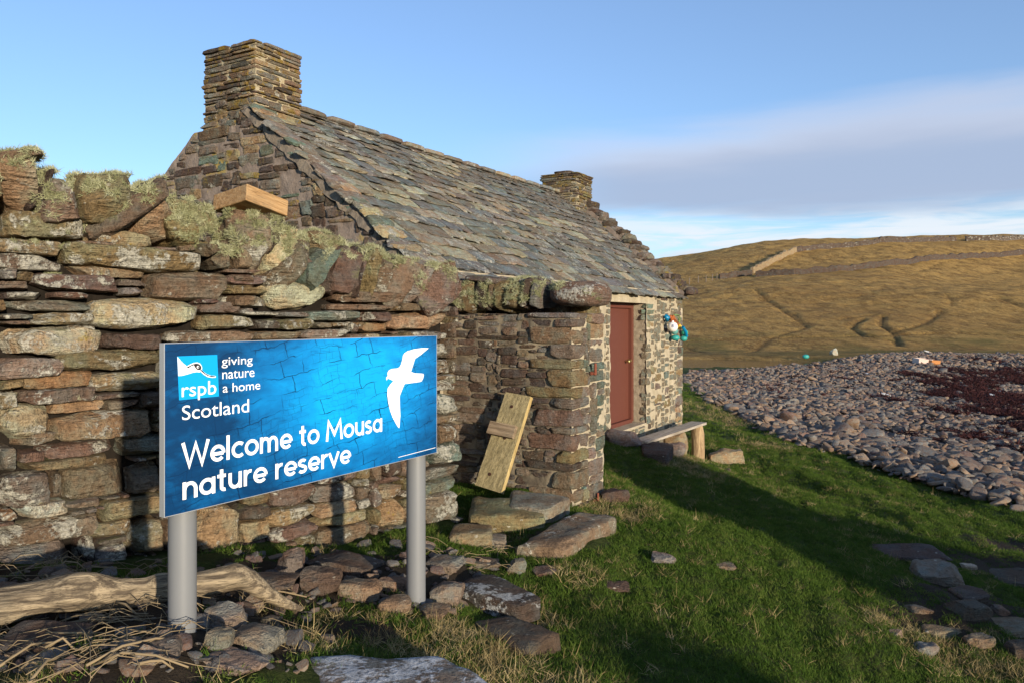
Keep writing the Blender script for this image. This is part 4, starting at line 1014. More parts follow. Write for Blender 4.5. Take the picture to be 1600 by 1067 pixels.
# board with a cleat, leaning on the porch wall in the gateway
def board(name, TL, TR_, BL, BR, off_t, off_b, th, mat, par):
    tp = lambda p, off: on_plane(p[0], p[1], pf.P(0, 0, off), pf.n)
    a, b, c, d = tp(TL, off_t), tp(TR_, off_t), tp(BL, off_b), tp(BR, off_b); nn = np.cross(b - a, c - a); nn /= np.linalg.norm(nn)
    if nn[1] > 0: nn = -nn
    F0 = [c, d, b, a]; return quadbox(F0 + [p - nn*th for p in F0], name, mat, par), nn, (a, b, c, d)
bx0 = on_plane(765, 765, pf.P(0, 0, .3), pf.n)
brd = empty('leaning_board', tuple(bx0)); tag(brd, 'weathered timber board with a cleat leaning in the gateway', 'board')
M_board = wood_mat('weathered_board', (.22, .175, .085), (.36, .29, .15), (.25, -.1, 1), .8); M_edge = wood_mat('lit_edge', (.42, .30, .12), (.58, .44, .20), (.25, -.1, 1), .8)
main, nb, (bTL, bTR, bBL, bBR) = board('board', (790,612), (829,619), (742,757), (783,770), .07, .36, .048, M_board, brd)
main.data.materials.append(M_edge)
for p in main.data.polygons:
    if abs(p.normal @ Vector(nb)) < .5 and p.center.x > .02: p.material_index = 1  # sunlight on the right-hand edges is put into this paler wood colour
upv = (bTL - bBL); upv /= np.linalg.norm(upv); rtv = (bTR - bTL); rtv /= np.linalg.norm(rtv)
def bbox_on_board(c, w_, h_, th, name, mat):
    p = [c - rtv*w_/2 - upv*h_/2, c + rtv*w_/2 - upv*h_/2, c + rtv*w_/2 + upv*h_/2, c - rtv*w_/2 + upv*h_/2]
    return quadbox([q + nb*.0015 for q in p] + [q + nb*th for q in p], name, mat, brd)
cc_ = bBL + (bTL - bBL)*.60 + rtv*.095
bbox_on_board(cc_, .245, .105, .045, 'cleat', wood_mat('grey_cleat', (.20, .14, .085), (.34, .25, .16), rtv, 1.0))
M_hole = plain('rust_stain', (.05, .022, .014), .8, .2)
for fr, sd_ in ((.86, .10), (.14, .10), (.53, .13)):
    q = bBL + (bTL - bBL)*fr + rtv*sd_; V, Fc = tube([q - nb*.01, q + nb*.003], .014, 10); mkw('bolt_head', V, Fc, M_hole, brd, smooth=True, sharp=40)

# sawn timber block on the wall head
e0 = at(386, 287, 4.25); e1 = at(451, 314, 4.55) - e0; e2_ = at(336, 304, 4.45) - e0; e3 = np.cross(e2_, e1); e3 = e3/np.linalg.norm(e3)*.095
if e3[2] > 0: e3 = -e3
b = [e0 + e3, e0 + e1 + e3, e0 + e1 + e2_*1.05 + e3, e0 + e2_*1.05 + e3]
tb = quadbox(b + [p - e3 for p in b], 'timber_block', wood_mat('orange_pine', (.36, .20, .08), (.54, .34, .16), e1, 1.0)); tag(tb, 'sawn orange-brown timber block lying on top of the wall', 'timber')
bv = tb.modifiers.new('edge', 'BEVEL'); bv.width = .006; bv.segments = 2

# ------------------------------------------------------------------ loose rocks, slabs and steps
FOOT = []                                                          # keep grass off these
def rock(label, x0, x1, yt, yb, tn, cat='rock', name='rock', k=4.5, mat=None, deep=None, rz=None, tilt=.1, hfac=.8, n=10, grp=None, sink=.25):
    """a rock seen between photo columns x0..x1 and rows yt..yb, standing on the ground"""
    xm = (x0+x1)/2; P = ray_ground(xm, yb - (yb-yt)*.12); Z = P[1]; w_ = (x1-x0)*Z/F; vis = (yb-yt)*Z/F
    slope = (EYE - P[2])/Z; dp = deep or w_*R.uniform(.7, 1.0)
    if not deep: dp = min(dp, vis*.75/slope)
    h_ = max(.3*vis, vis - dp*slope*.9) if hfac < .85 else vis*.8
    h_ = max(h_, .03); full = h_/(1-sink)
    V, Fc = stone_pts((w_, dp, full), n + 2, k*1.5, .22, .05, 10 if k > 3.3 else 4, .26)
    c, s_ = math.cos(rz if rz is not None else R.uniform(-.3, .3)), math.sin(rz if rz is not None else R.uniform(-.3, .3)); tx, ty = R.uniform(-tilt, tilt), R.uniform(-tilt, tilt)
    M3 = np.array(Euler((tx, ty, rz if rz is not None else R.uniform(-.3, .3))).to_matrix()); V = V @ M3.T
    ctr = np.array([P[0], P[1] + dp*.42, P[2] - full*sink + full/2])
    o = mk(name, V + np.array([0, 0, full/2]), Fc, mat or M_rock, None, (ctr[0], ctr[1], ctr[2] - full/2), smooth=True, sharp=26, color=jcol(TONE[tn], .12)); tag(o, label, cat, grp)
    FOOT.append((ctr[0], ctr[1], w_*.5, dp*.5)); return o
RK = [('angular pink-brown slab against the foot of the left post, nearest rock',304,400,1012,1058,'p',6),('large split pinkish rock right of the left post',352,424,972,1022,'p',5),('smooth pale oval stone beside the left post',318,356,980,1020,'g',2.6),
 ('reddish wedge-shaped rock left of the left post foot',194,270,998,1036,'r',5.5),('smooth round grey stone left of the wedge-shaped rock',170,210,998,1024,'g',2.6),('big dark flat slab under the driftwood at the left edge',-20,108,970,1030,'d',6),
 ('grey flat slab behind the left post foot',309,372,945,990,'g',6),('brown slab lying behind the forked end of the driftwood',306,452,890,922,'r',5),('upright reddish stone leaning on the wall foot beyond the driftwood',428,478,848,910,'r',3.6),
 ('brown rounded stone in the grass left of the right post',527,594,904,941,'b',3.2),('dark brown egg-shaped stone touching the right post',588,638,926,960,'b',2.8),('flat oval brown stone in front of the right post',652,704,943,972,'b',2.6),
 ('angular pink-brown rock standing right of the right post',666,727,906,950,'p',4.5),('dark angular rock at the wall foot left of the brown rounded stone',468,526,888,934,'d',6),('small brown stone behind the right post',592,640,898,926,'b',3.5),
 ('broad dark block lying along the wall foot between the posts',474,584,856,904,'d',7),('small round stone in the grass between the posts',498,521,990,1009,'p',2.6),('small dark stone in the grass by the driftwood tip',407,433,962,981,'r',2.8),
 ('grey flat slab by the wall end behind the right post',665,726,868,897,'g',6),('reddish flat slab before the gateway steps',720,782,866,890,'r',6),('small grey cobble in front of the big step slab',792,821,873,899,'g',2.8),('small reddish stone by the big step slab',834,872,884,902,'r',3),
 ('long smooth grey boulder in the shaded mud at right',1446,1516,878,920,'g',3.2),('dark angular boulder with pale edge in the shaded mud',1496,1553,936,972,'d',5),('dark flat-topped boulder behind the angular one in the mud',1504,1557,918,946,'d',4.5),
 ('brown boulder half buried in the lower right turf',1452,1512,974,1000,'b',3.5),('grey striped rock in the turf at lower right',1437,1472,1002,1028,'g',3.6),('brown wedge rock in the turf near the right edge',1518,1563,988,1019,'b',4),
 ('big brown rock cut by the right edge of the picture',1548,1640,962,998,'b',4.5),('small pinkish stone in the lower right grass',1391,1412,980,997,'p',3),('long flat dark slab sunk in the shaded turf',1378,1490,850,880,'d',6),
 ('small pale flat stone in the shaded turf',1507,1533,878,891,'w',4),('dark slab at the right edge above the mud',1562,1640,888,922,'d',6),('low brown stone left of the angular boulder',1424,1457,944,960,'b',4),('dark rock at the lower right corner',1585,1640,998,1034,'d',4.5),
 ('small flat stone in the lit turf',1118,1150,876,892,'b',5),('flat stone in the turf below the big step slab',1023,1057,864,881,'g',5),('dark flat stone sunk in the near grass',938,985,911,925,'d',6),('dark flat slab beside the porch wall foot',936,985,763,787,'d',6),
 ('brown rock in the mud between the boulders at right',1552,1580,944,962,'b',4)]
for lb, x0, x1, yt, yb, tn, k_ in RK: rock(lb, x0, x1, yt, yb, tn, k=k_)
def slab(label, corners, ztop, th, tn, mat=None, name='slab', cat='stone slab', n=10, k=12, jit=.03):
    """flat slab from its four top corners in the photo (near-left, near-right, far-right, far-left) and the height of its top"""
    C = [CAM + ray(x, y)*((EYE - ztop)*F/(y - HY)) for x, y in corners]; c = sum(C)/4; Vc, Fc = stone_pts((2, 2, th), n, k, jit, .0, 4, .07)
    x, y = (Vc[:, 0]+1)/2, (Vc[:, 1]+1)/2
    P = C[0]*((1-x)*(1-y))[:, None] + C[1]*(x*(1-y))[:, None] + C[2]*(x*y)[:, None] + C[3]*((1-x)*y)[:, None]
    P[:, 2] = ztop - th/2 + Vc[:, 2]
    for i in range(10):
        kv = RN.normal(size=3)*(5+4*i); P += (np.sin(P @ kv + RN.uniform(0, 6))*.010/(1+i*.4))[:, None]*RN.normal(size=3)*.6
    b = c.copy(); b[2] = ztop - th; o = mk(name, P - b, Fc, mat or M_rock, None, tuple(b), smooth=True, sharp=35, color=jcol(TONE[tn], .08)); tag(o, label, cat)
    ex = max(abs(q - c)[0] for q in C); ey = max(abs(q - c)[1] for q in C); FOOT.append((c[0], c[1], ex*.70, ey*.70)); return o
M_step = stone_mat('step_stone', .66, .74, .72, bump=.6)
slab('long grey-brown slab forming the lowest gateway step', [(797,847),(893,849),(966,801),(908,796)], .10, .26, 'b', M_step, 'step', 'step')
slab('lichened block in the gateway beneath the leaning board', [(733,803),(852,803),(852,781),(738,772)], .15, .22, 'm', M_step, 'step', 'step')
slab('pale-sided block against the porch wall foot', [(793,789),(860,793),(894,773),(797,763)], .17, .24, 'g', M_step, 'step', 'step')
slab('squat block at the end of the drystone wall', [(700,836),(768,833),(772,818),(712,814)], .12, .2, 'm', M_step, 'stone_block', 'stone block')
slab('small grey stone wedged before the wall-end block', [(758,846),(790,846),(790,836),(762,836)], .06, .1, 'g', M_step, 'stone_block', 'stone block')
slab('big flat dark slab with white spots right of the right post', [(700,918),(800,944),(852,931),(760,889)], .085, .12, 'd', stone_mat('spotted_slab', .60, .9, .85, whitecol=(.5,.5,.48)))
slab('plain dark paving slab in the near grass', [(738,968),(815,1016),(876,988),(800,960)], .055, .09, 'd')
slab('broad foreground slab crusted with white lichen', [(330,1125),(870,1125),(730,1017),(425,1014)], .30, .22, 'g', M_slab, n=14, k=7)
# door step and the stones in front of the cottage
rock('smooth rounded pinkish stone lying as door step', 944, 1003, 671, 699, 'p', 'step', 'step', k=3.4, deep=.35, rz=-.5, hfac=.9)
slab('dark flat slab at the foot of the bench', [(1003,706),(1045,710),(1052,690),(1000,690)], -.12, .16, 'd')
rock('pink rough rock under the near end of the bench', 1030, 1078, 692, 716, 'p', k=3.2)
rock('squared buff stone block right of the bench leg', 1108, 1161, 703, 727, 't', 'stone block', 'stone_block', k=12, rz=-.1, tilt=.03, hfac=.95, deep=.3)
slab('dark flat slab in the turf below the bench', [(1090,737),(1132,748),(1144,732),(1105,727)], -.58, .07, 'd')
rock('small round stone at the foot of the bench leg', 1083, 1099, 705, 719, 'g', k=2.6)

# bench: one plank on a log and a block of masonry
zs = -.09; bn = np.array([(1012-800)/F*10.15, 10.15]); bf = np.array([(1104-800)/F*12.05, 12.05]); bd = (bf - bn)/np.linalg.norm(bf - bn); bs = np.array([-bd[1], bd[0]])
bench = empty('bench', (*(bn + bf)/2, -.5)); tag(bench, 'rough plank bench on a log leg beside the cottage corner', 'bench')
b = [np.array([*(bn - bs*0), zs-.035]), np.array([*bf, zs-.035]), np.array([*(bf + bs*.24), zs-.035]), np.array([*(bn + bs*.24), zs-.035])]
quadbox(b + [p + np.array([0, 0, .035]) for p in b], 'seat', wood_mat('silvered_plank', (.30, .25, .19), (.48, .42, .34), (*bd, 0)), bench)
q = bf - bd*.13 + bs*.10; g = float(H(np.array([q[0]]), np.array([q[1]]))[0])
V, Fc = tube([(q[0], q[1], g-.1), (q[0]+.01, q[1], g+.15), (q[0], q[1], (g+zs)/2+.1), (q[0]-.01, q[1], zs-.051)], [.115, .10, .095, .092], 18)
V += RN.normal(size=V.shape)*.004; mkw('leg', V, Fc, wood_mat('barked_log', (.26, .17, .09), (.46, .33, .18), (0, 0, 1)), bench, smooth=True, sharp=50)
q = bf - bd*1.0 + bs*.12; V, Fc = stone_pts((.36, .26, .46), 8, 8, .1, .05, 4, .12); mk('stone_support', frame_pts(V, (*bd, 0), (*bs, 0), (0, 0, 1)), Fc, M_front, bench, (q[0], q[1], zs-.05-.225), smooth=True, sharp=35, color=TONE['t'])

# ------------------------------------------------------------------ fishing floats hung by the corner of the cottage
def hang(px, py, c): a, z = hf.from_px(px, py); return hf.P(a, z, c)
def plast(nm, c): return plain(nm, c, .4, .4, .1, 8, .05)
zb1 = lambda x, y: (1010 + x/13.34, 470 + y/13.34)
def floatball(label, x, y, r, c, colr, off, sq=(1, 1, 1), name='float', grp=None):
    p = hang(*zb1(x, y), off); V, Fc = ball((0, 0, 0), r/13.34*p[1]/F, 9, sq); V2, F2 = tube([(0, 0, r/13.34*p[1]/F*.9), (0, 0, r/13.34*p[1]/F*1.25)], .018, 8)
    o = mkw(name, np.r_[V, V2] + p, Fc + [[i+len(V) for i in f] for f in F2], colr, smooth=True); tag(o, label, 'float', grp); return o, p
teal, green, blue = plast('teal_plastic', (.03, .28, .25)), plast('green_plastic', (.04, .33, .20)), plast('blue_plastic', (.0, .17, .33))
wf_, wp = floatball('white ball float marked 81 hanging on the cottage wall', 370, 545, 105, 0, plast('white_plastic', (.75, .73, .68)), .14)
floatball('dull teal float tucked behind the white ball float', 470, 630, 78, 0, plast('dull_teal', (.10, .27, .25)), .09)
floatball('teal float at the lower left of the hanging bunch', 475, 770, 82, 0, teal, .10, (1.1, 1.1, .75)); floatball('teal float at the bottom of the hanging bunch', 602, 785, 72, 0, teal, .14, (1.05, 1.05, .8))
floatball('green float at the right of the hanging bunch', 685, 665, 72, 0, green, .09); floatball('yellow float behind the blue tube float', 578, 555, 55, 0, plast('yellow_plastic', (.62, .40, .04)), .09)
V, Fc = tube([hang(*zb1(545, 545), .17), hang(*zb1(575, 640), .19), hang(*zb1(612, 735), .18)], .027, 12); tag(mkw('tube_float', V, Fc, blue, smooth=True, sharp=60), 'blue tube float hanging across the bunch', 'float')
V, Fc = tube([hang(*zb1(330, 310), .04), hang(*zb1(335, 360), .08), hang(*zb1(350, 430), .06)], [.02, .045, .03], 10); V += RN.normal(size=V.shape)*.006; tag(mkw('net_bundle', V, Fc, blue, smooth=True), 'bundle of blue net above the white float', 'net')
V, Fc = [], []; nv_ = 0
for i in range(26):
    x, y = R.uniform(405, 470), R.uniform(300, 360); pl = [hang(*zb1(x + R.uniform(-15, 25)*k + 22*k, y + 45*k), .04 + R.uniform(0, .05)) for k in range(5)]
    v_, f_ = tube(pl, .006, 5); V.append(v_); Fc += [[j+nv_ for j in f] for f in f_]; nv_ += len(v_)
tag(mkw('net_bundle', np.concatenate(V), Fc, plast('orange_twine', (.45, .12, .03)), smooth=True), 'tangle of orange net beside the white float', 'net')
V, Fc = [], []; nv_ = 0
for i in range(7):
    r0 = R.uniform(50, 85); pl = [hang(*zb1(575 + r0*math.cos(th)*1.0, 385 + r0*1.25*math.sin(th)), .03 + .02*math.sin(3*th + i)) for th in np.linspace(-2.8, 2.0, 16)]
    v_, f_ = tube(pl, .0045, 5); V.append(v_); Fc += [[j+nv_ for j in f] for f in f_]; nv_ += len(v_)
tag(mkw('rope_coil', np.concatenate(V), Fc, plast('green_rope', (.20, .30, .10)), smooth=True), 'thin green rope coil by the cottage corner', 'rope')
# the number painted on the ball
cu = bpy.data.curves.new('num', 'FONT'); cu.body = '81'; cu.offset = .012; to = bpy.data.objects.new('num_tmp', cu); col.objects.link(to); bpy.context.view_layer.update()
me = bpy.data.meshes.new_from_object(to.evaluated_get(bpy.context.evaluated_depsgraph_get())); Vt = np.array([v.co[:] for v in me.vertices]); Ft = [list(p.vertices) for p in me.polygons]
bpy.data.objects.remove(to); bpy.data.meshes.remove(me); bpy.data.curves.remove(cu)
rB = 105/13.34*wp[1]/F; vd = CAM - wp; vd /= np.linalg.norm(vd); rt = np.cross([0, 0, 1], vd); rt /= np.linalg.norm(rt); upv_ = np.cross(vd, rt)
Vt = (Vt - [Vt[:, 0].mean(), Vt[:, 1].mean(), 0])*rB*.95; Pn = vd + (rt*(Vt[:, 0:1]) + upv_*(Vt[:, 1:2] + rB*.22))/rB; Pn /= np.linalg.norm(Pn, axis=1)[:, None]
mkw('number', wp + Pn*(rB + .0025), Ft, plast('navy_paint', (.01, .03, .12)), wf_)

# ------------------------------------------------------------------ dykes and fence posts on the hill
def dyke(label, pl, hgt, tone):
    Q = [ray_ground(*p, zmin=30) for p in pl]; L = []
    for a, b in zip(Q[:-1], Q[1:]):
        n = max(2, int(np.linalg.norm(b-a)/.8)); L += [a + (b-a)*i/n for i in range(n)]
    L.append(Q[-1]); L = np.array(L); d = np.gradient(L[:, :2], axis=0); d /= np.linalg.norm(d, axis=1)[:, None]; nn = np.c_[-d[:, 1], d[:, 0]]
    zg_ = H(L[:, 0], L[:, 1]); V, Fc = [], []; rg = np.random.default_rng(len(L))
    hh = hgt*(1 + .12*rg.normal(size=len(L)).clip(-2, 2)); base = zg_ - .5
    for i in range(len(L)):
        for s_, zt_ in ((.42, base[i]), (.30, zg_[i]+hh[i]*rg.uniform(.9, 1)), (-.30, zg_[i]+hh[i]*rg.uniform(.9, 1)), (-.42, base[i])): V.append((*(L[i, :2] + nn[i]*(s_ + rg.normal()*.05)), zt_))
    for i in range(len(L)-1):
        for j in range(3): b = i*4+j; Fc.append([b, b+4, b+5, b+1])
    Fc += [[0, 1, 2, 3], [len(V)-4+j for j in (3, 2, 1, 0)]]
    tag(mkw('field_wall', V, Fc, M_far, color=TONE[tone]), label, 'stone wall')
dyke('long drystone field wall along the upper hillside', [(1243,394),(1300,388),(1355,383),(1420,379),(1493,377)], 1.25, 'd')
dyke('short field wall near the hill top at the right edge', [(1509,377),(1545,376),(1600,374),(1660,373)], 1.2, 'd')
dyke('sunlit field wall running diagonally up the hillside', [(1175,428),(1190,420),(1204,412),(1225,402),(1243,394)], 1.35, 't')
dyke('short dark field wall left of the diagonal wall', [(1124,436),(1150,433),(1175,430)], 1.2, 'd')
dyke('long dark field wall crossing the middle of the hillside', [(1181,433),(1240,429),(1306,424),(1365,419),(1425,412),(1500,405),(1600,397),(1680,391)], 1.15, 'd')
M_fp = plain('grey_fence_post', (.16, .13, .10), .9, .2)
fps = [(1066,447),(1077,445),(1091,442),(1103,441),(1113,439),(1120,437)]
for i, (px, py) in enumerate(fps):
    q = ray_ground(px, py, 30); V, Fc = tube([(q[0], q[1], q[2]-.3), (q[0]+.02, q[1], q[2]+1.3)], .09, 7)
    tag(mkw('fence_post', V, Fc, M_fp), 'weathered fence post on the hillside left of the field walls', 'fence post', 'fence posts on the hillside')

# ------------------------------------------------------------------ things washed up on the beach
M_wpl, M_opl = plast('white_crate_plastic', (.5, .5, .5)), plast('orange_crate_plastic', (.42, .18, .06))
def crate(label, px, py, mat, w_, rz):
    q = ray_ground(px, py, 8); L_, B_, h_ = w_, w_*.6, w_*.32; t_ = .03; bxs = [(-L_/2, L_/2, -B_/2, B_/2, 0, t_), (-L_/2, -L_/2+t_, -B_/2, B_/2, t_, h_), (L_/2-t_, L_/2, -B_/2, B_/2, t_, h_), (-L_/2+t_, L_/2-t_, -B_/2, -B_/2+t_, t_, h_), (-L_/2+t_, L_/2-t_, B_/2-t_, B_/2, t_, h_)]
    V, Fc = [], []
    for b_ in bxs: v_, f_ = box_pts(*b_); Fc += [[i+len(V) for i in f] for f in f_]; V += list(v_)
    V = np.array(V) @ np.array(Euler((.1, .06, rz)).to_matrix()).T; o = mk('fish_crate', V, Fc, mat, None, tuple(q + np.array([0, 0, .08]))); tag(o, label, 'crate')
crate('orange fish crate stranded on the shingle', 1456, 571, M_opl, .8, .5); crate('pale fish crate stranded beside the orange one', 1441, 570, plast('pale_crate', (.55, .42, .36)), .9, .2)
rock('white boulder on the crest of the shingle', 1299, 1310, 546, 556, 'w', 'boulder', 'boulder', k=2.4, n=6, sink=.3)
V, Fc = ball((0, 0, 0), .17, 7, (1.2, .9, .8)); tag(mk('stranded_buoy', V, Fc, teal, None, tuple(ray_ground(1259, 562, 8) + np.array([0, 0, .2])), smooth=True), 'teal buoy stranded where shingle meets the pool', 'buoy')
for lb, px, py, w_ in (('white plastic scrap in the middle of the shingle', 1384, 621, .32), ('white scrap at the left in the dark seaweed', 1553, 622, .3), ('white scrap at the right in the dark seaweed', 1564, 616, .24), ('white scrap near the top of the shingle', 1358, 588, .3), ('white scrap lying above the fish crates', 1448, 551, .5)):
    q = ray_ground(px, py, 8); V, Fc = stone_pts((w_, w_*.45, w_*.16), 4, 5, .2, .05, 3, .2); V = V @ np.array(Euler((.2, .25, R.uniform(-.5, .5))).to_matrix()).T
    tag(mk('plastic_scrap', V, Fc, M_wpl, None, tuple(q + np.array([0, 0, .12])), smooth=True, sharp=40), lb, 'plastic scrap')
# ------------------------------------------------------------------ lichen beards, turf, dead stalks, seaweed
rp = np.random.default_rng(99)
def leaf_mat(name, stops, sub=.15, pos_noise=True):
    m, t = new_mat(name); oi = t.n('ShaderNodeObjectInfo'); p = t.n('ShaderNodeNewGeometry').outputs['Position']
    f = t.math('ADD', t.math('MULTIPLY', oi.outputs['Random'], .6), t.math('MULTIPLY', t.noise(p, 1.3, 5, .65), .55))
    c = t.ramp(f, stops)
    b = t.n('ShaderNodeBsdfPrincipled', ins={'Base Color': c, 'Roughness': .75, 'Specular IOR Level': .2}); tr = t.n('ShaderNodeBsdfTranslucent', ins={'Color': c})
    mx = t.n('ShaderNodeMixShader', ins={0: sub}); t.nt.links.new(b.outputs[0], mx.inputs[1]); t.nt.links.new(tr.outputs[0], mx.inputs[2])
    t.nt.links.new(mx.outputs[0], t.n('ShaderNodeOutputMaterial').inputs[0]); return m
M_lich = leaf_mat('beard_lichen', [(.15, (.17, .175, .075)), (.5, (.31, .31, .165)), (.85, (.45, .445, .28))], .12)
M_grass = leaf_mat('turf', [(.1, (.024, .052, .005)), (.45, (.055, .105, .010)), (.75, (.095, .145, .020)), (.95, (.15, .16, .040))], .3)
M_straw = leaf_mat('dead_grass', [(.1, (.16, .115, .045)), (.6, (.33, .25, .115)), (.95, (.45, .36, .19))], .2)
def ribbons(n, rad, h0, h1, wid, bend, seg=2, up=1.0, spread=1.0, rg=rp):
    V, Fc = [], []
    for i in range(n):
        a = rg.uniform(0, 6.3); r0 = rad*math.sqrt(rg.random()); p = np.array([r0*math.cos(a), r0*math.sin(a), -.004]); L = rg.uniform(h0, h1)
        d = np.array([rg.normal()*.45*spread, rg.normal()*.45*spread, up]); d /= np.linalg.norm(d); bd_ = rg.normal(size=3)*bend; s_ = np.cross(d, rg.normal(size=3)); s_ /= np.linalg.norm(s_); b0 = len(V)
        for k in range(seg+1):
            ww = wid*(1 - k/seg)**.7*.5
            if k < seg: V += [p - s_*ww, p + s_*ww]
            else: V.append(p.copy())
            d = d + bd_/seg; d /= np.linalg.norm(d); p = p + d*L/seg
        for k in range(seg-1): Fc.append([b0+2*k, b0+2*k+1, b0+2*k+3, b0+2*k+2])
        Fc.append([b0+2*seg-2, b0+2*seg-1, b0+2*seg])
    return np.array(V), Fc
lich_pr = [ribbons(70, .020, .012, .032, .0032, 2.2, 3, .7, 1.8) for _ in range(6)]
BL_W = [(30,275,48),(-30,280,60),(95,285,34),(60,350,26),(95,350,24),(120,362,20),(145,288,22),(150,280,18),(195,268,26),(215,275,20),(180,312,18),(235,285,22),(262,302,36),(300,318,42),(330,330,34),(345,372,26),(372,378,20),(240,330,24),(255,350,20),(280,350,25),(310,350,34),
        (385,338,16),(398,340,14),(420,352,22),(440,360,26),(470,345,30),(500,356,34),(530,366,30),(555,372,24),(440,385,16),(590,385,22),(610,392,24),(630,398,16),(660,418,18),(700,428,14),(655,448,10),(545,385,22),(575,384,20),(515,380,22),(455,425,7),(405,372,8),(690,415,14)]
BL_P = [(722,466,16),(735,462,20),(757,458,20),(745,478,14),(785,458,18),(803,458,20),(815,448,20),(840,440,22),(865,437,16),(925,462,11),(905,455,8),(700,440,10)]
BL_L = [(30,385,16),(90,392,12),(160,452,13),(152,420,10),(85,428,8),(270,448,13),(255,440,8),(88,372,18),(50,365,20),(22,470,6),(110,452,5),(195,515,6),(75,520,5),(160,512,7),(120,620,5),(210,600,5),(290,445,8),(330,405,8)]
def surf(objs, blobs, dens, upmin=-.25):
    pts, nrm = [], []
    for o in objs:
        me = o.data; w0 = np.array(WL[o.name]); V = np.empty(len(me.vertices)*3, np.float32); me.vertices.foreach_get('co', V); V = V.reshape(-1, 3) + w0
        px, py = to_px(V.mean(0))
        if min(math.hypot(px[0]-bx, py[0]-by) - br for bx, by, br in blobs) > 110: continue
        m = len(me.polygons); Fi = np.empty(m*4, np.int32); me.polygons.foreach_get('vertices', Fi); Fi = Fi.reshape(-1, 4)
        nn = np.empty(m*3, np.float32); me.polygons.foreach_get('normal', nn); nn = nn.reshape(-1, 3); ar = np.empty(m, np.float32); me.polygons.foreach_get('area', ar)
        A = V[Fi]; c = A.mean(1); px, py = to_px(c); ins = np.full(m, -1.0)
        for bx, by, br in blobs: ins = np.maximum(ins, 1.2 - np.hypot(px-bx, py-by)/br)
        patch = .5 + .5*np.sin(c[:, 0]*31 + 2*np.sin(c[:, 2]*23))*np.sin(c[:, 2]*37 + 1.7*np.sin(c[:, 0]*19 + c[:, 1]*13))
        ok = (ins > 0) & (nn[:, 2] > upmin) & (((nn*(CAM - c)).sum(1) > 0) | (nn[:, 2] > .2))
        kk = rp.poisson(np.where(ok, dens*ar*np.clip(ins*2.2, 0, 1)*np.clip(patch*3.4 - 1.35, 0, 1.6), 0))
        for i in np.nonzero(kk)[0]:
            for _ in range(kk[i]): pts.append(rp.dirichlet(np.ones(4)) @ A[i]); nrm.append(nn[i])
    return pts, nrm
p1, n1 = surf(cope_objs, BL_W, 3300, -.1); p2, n2 = surf(porch_cope, BL_P, 1500, -.4)
wall_stones = [o for o in wall.children if o.name.startswith('stone')]
p3, n3 = surf(wall_stones, BL_L, 1600, -.1)
def lich_inst(name, p, n, label, s0=.4, s1=1.45):
    if not p: return
    n = np.array(n) + np.array([0, 0, .35]) + rp.normal(size=(len(n), 3))*.25
    rot = np.array([Vector(v).to_track_quat('Z', 'Y').to_euler()[:] for v in n]); sc_ = rp.uniform(s0, s1, len(p))
    instancer(name, np.array(p), rot, np.repeat(sc_[:, None], 3, 1), rp.integers(0, 6, len(p)), [proto('lichen_shape', V, Fc, M_lich, False) for V, Fc in lich_pr], label, 'lichen')
lich_inst('lichen', p1, n1, 'shaggy grey-green lichen over the coping of the drystone wall'); lich_inst('lichen', p2, n2, 'hanging grey-green lichen on the porch wall coping', .7, 1.5); lich_inst('lichen', p3, n3, 'small lichen tufts on ledges of the drystone wall', .4, .8)

# turf
DRY = [(700,990,.25),(760,1030,.3),(640,1015,.2),(500,960,.2),(820,965,.2),(790,1060,.3),(400,945,.2),(930,775,.3),(960,800,.25),(890,900,.15),(1080,735,.35),(1060,715,.3),(1150,655,.8),(1110,640,1.0),(420,990,.2),(560,980,.2),(350,920,.25),(150,980,.5),(60,1050,.4),(1180,690,.4),(1440,1000,.3),(1530,1040,.3)]
DRY = [(*ray_ground(x, y)[:2], r) for x, y, r in DRY]
MUD = [(*ray_ground(x, y)[:2], r) for x, y, r in [(60,1000,.4),(150,960,.45),(250,960,.4),(220,1030,.3),(330,930,.45),(360,1000,.28),(450,900,.4),(560,890,.45),(640,910,.38),(700,890,.3),(560,985,.18),(20,900,.3),(200,880,.3),(330,870,.3),(1500,930,.5),(1560,890,.6),(1460,960,.3),(1590,980,.4),(1600,860,.5)]]
HOUSE = [tuple(hp(u, a, 0)[:2]) for u, a in ((-.05,-.03),(HL+.05,-.03),(HL+.05,4.2),(-.05,4.8))]
PORCH = [tuple(pf.P(a, 0, c)[:2]) for a, c in ((-.1,.02),(1.27,.02),(1.27,-.68),(-.1,-.68))]
WALLP = [tuple(wf.P(a, 0, c)[:2]) for a, c in ((-4.4,.05),(.02,.05),(.02,-.65),(-4.4,-.65))]
def scatter(n, x0, x1, y0, y1):
    x = rp.uniform(x0, x1, n); y = rp.uniform(y0, y1, n); ok = poly_sd(x, y, BEACH) < .02
    for pl in (HOUSE, PORCH, WALLP): ok &= ~in_poly(x, y, pl)
    for fx, fy, rx, ry in FOOT: ok &= ((x-fx)/(rx*.92))**2 + ((y-fy)/(ry*.92))**2 > 1
    px = 800 + F*x/y; ok &= (px > -250) & (px < 1850)
    for mx_, my_, r in MUD: ok &= rp.random(n) > .93*np.exp(-(((x-mx_)**2 + (y-my_)**2)/r**2)**2)
    return x[ok], y[ok]
g_pr = [ribbons(40, .055, .014, .040, .0042, .9, 2, 1, 1.5) for _ in range(7)] + [ribbons(22, .05, .03, .09, .0032, 1.2, 3, 1, 1.6) for _ in range(4)]
xa, ya = scatter(46000, -2.2, 5.5, 2.0, 7.5); xb, yb = scatter(26000, -.2, 7.5, 7.3, 13.5); xc, yc = scatter(9000, 2, 8, 13, 30)
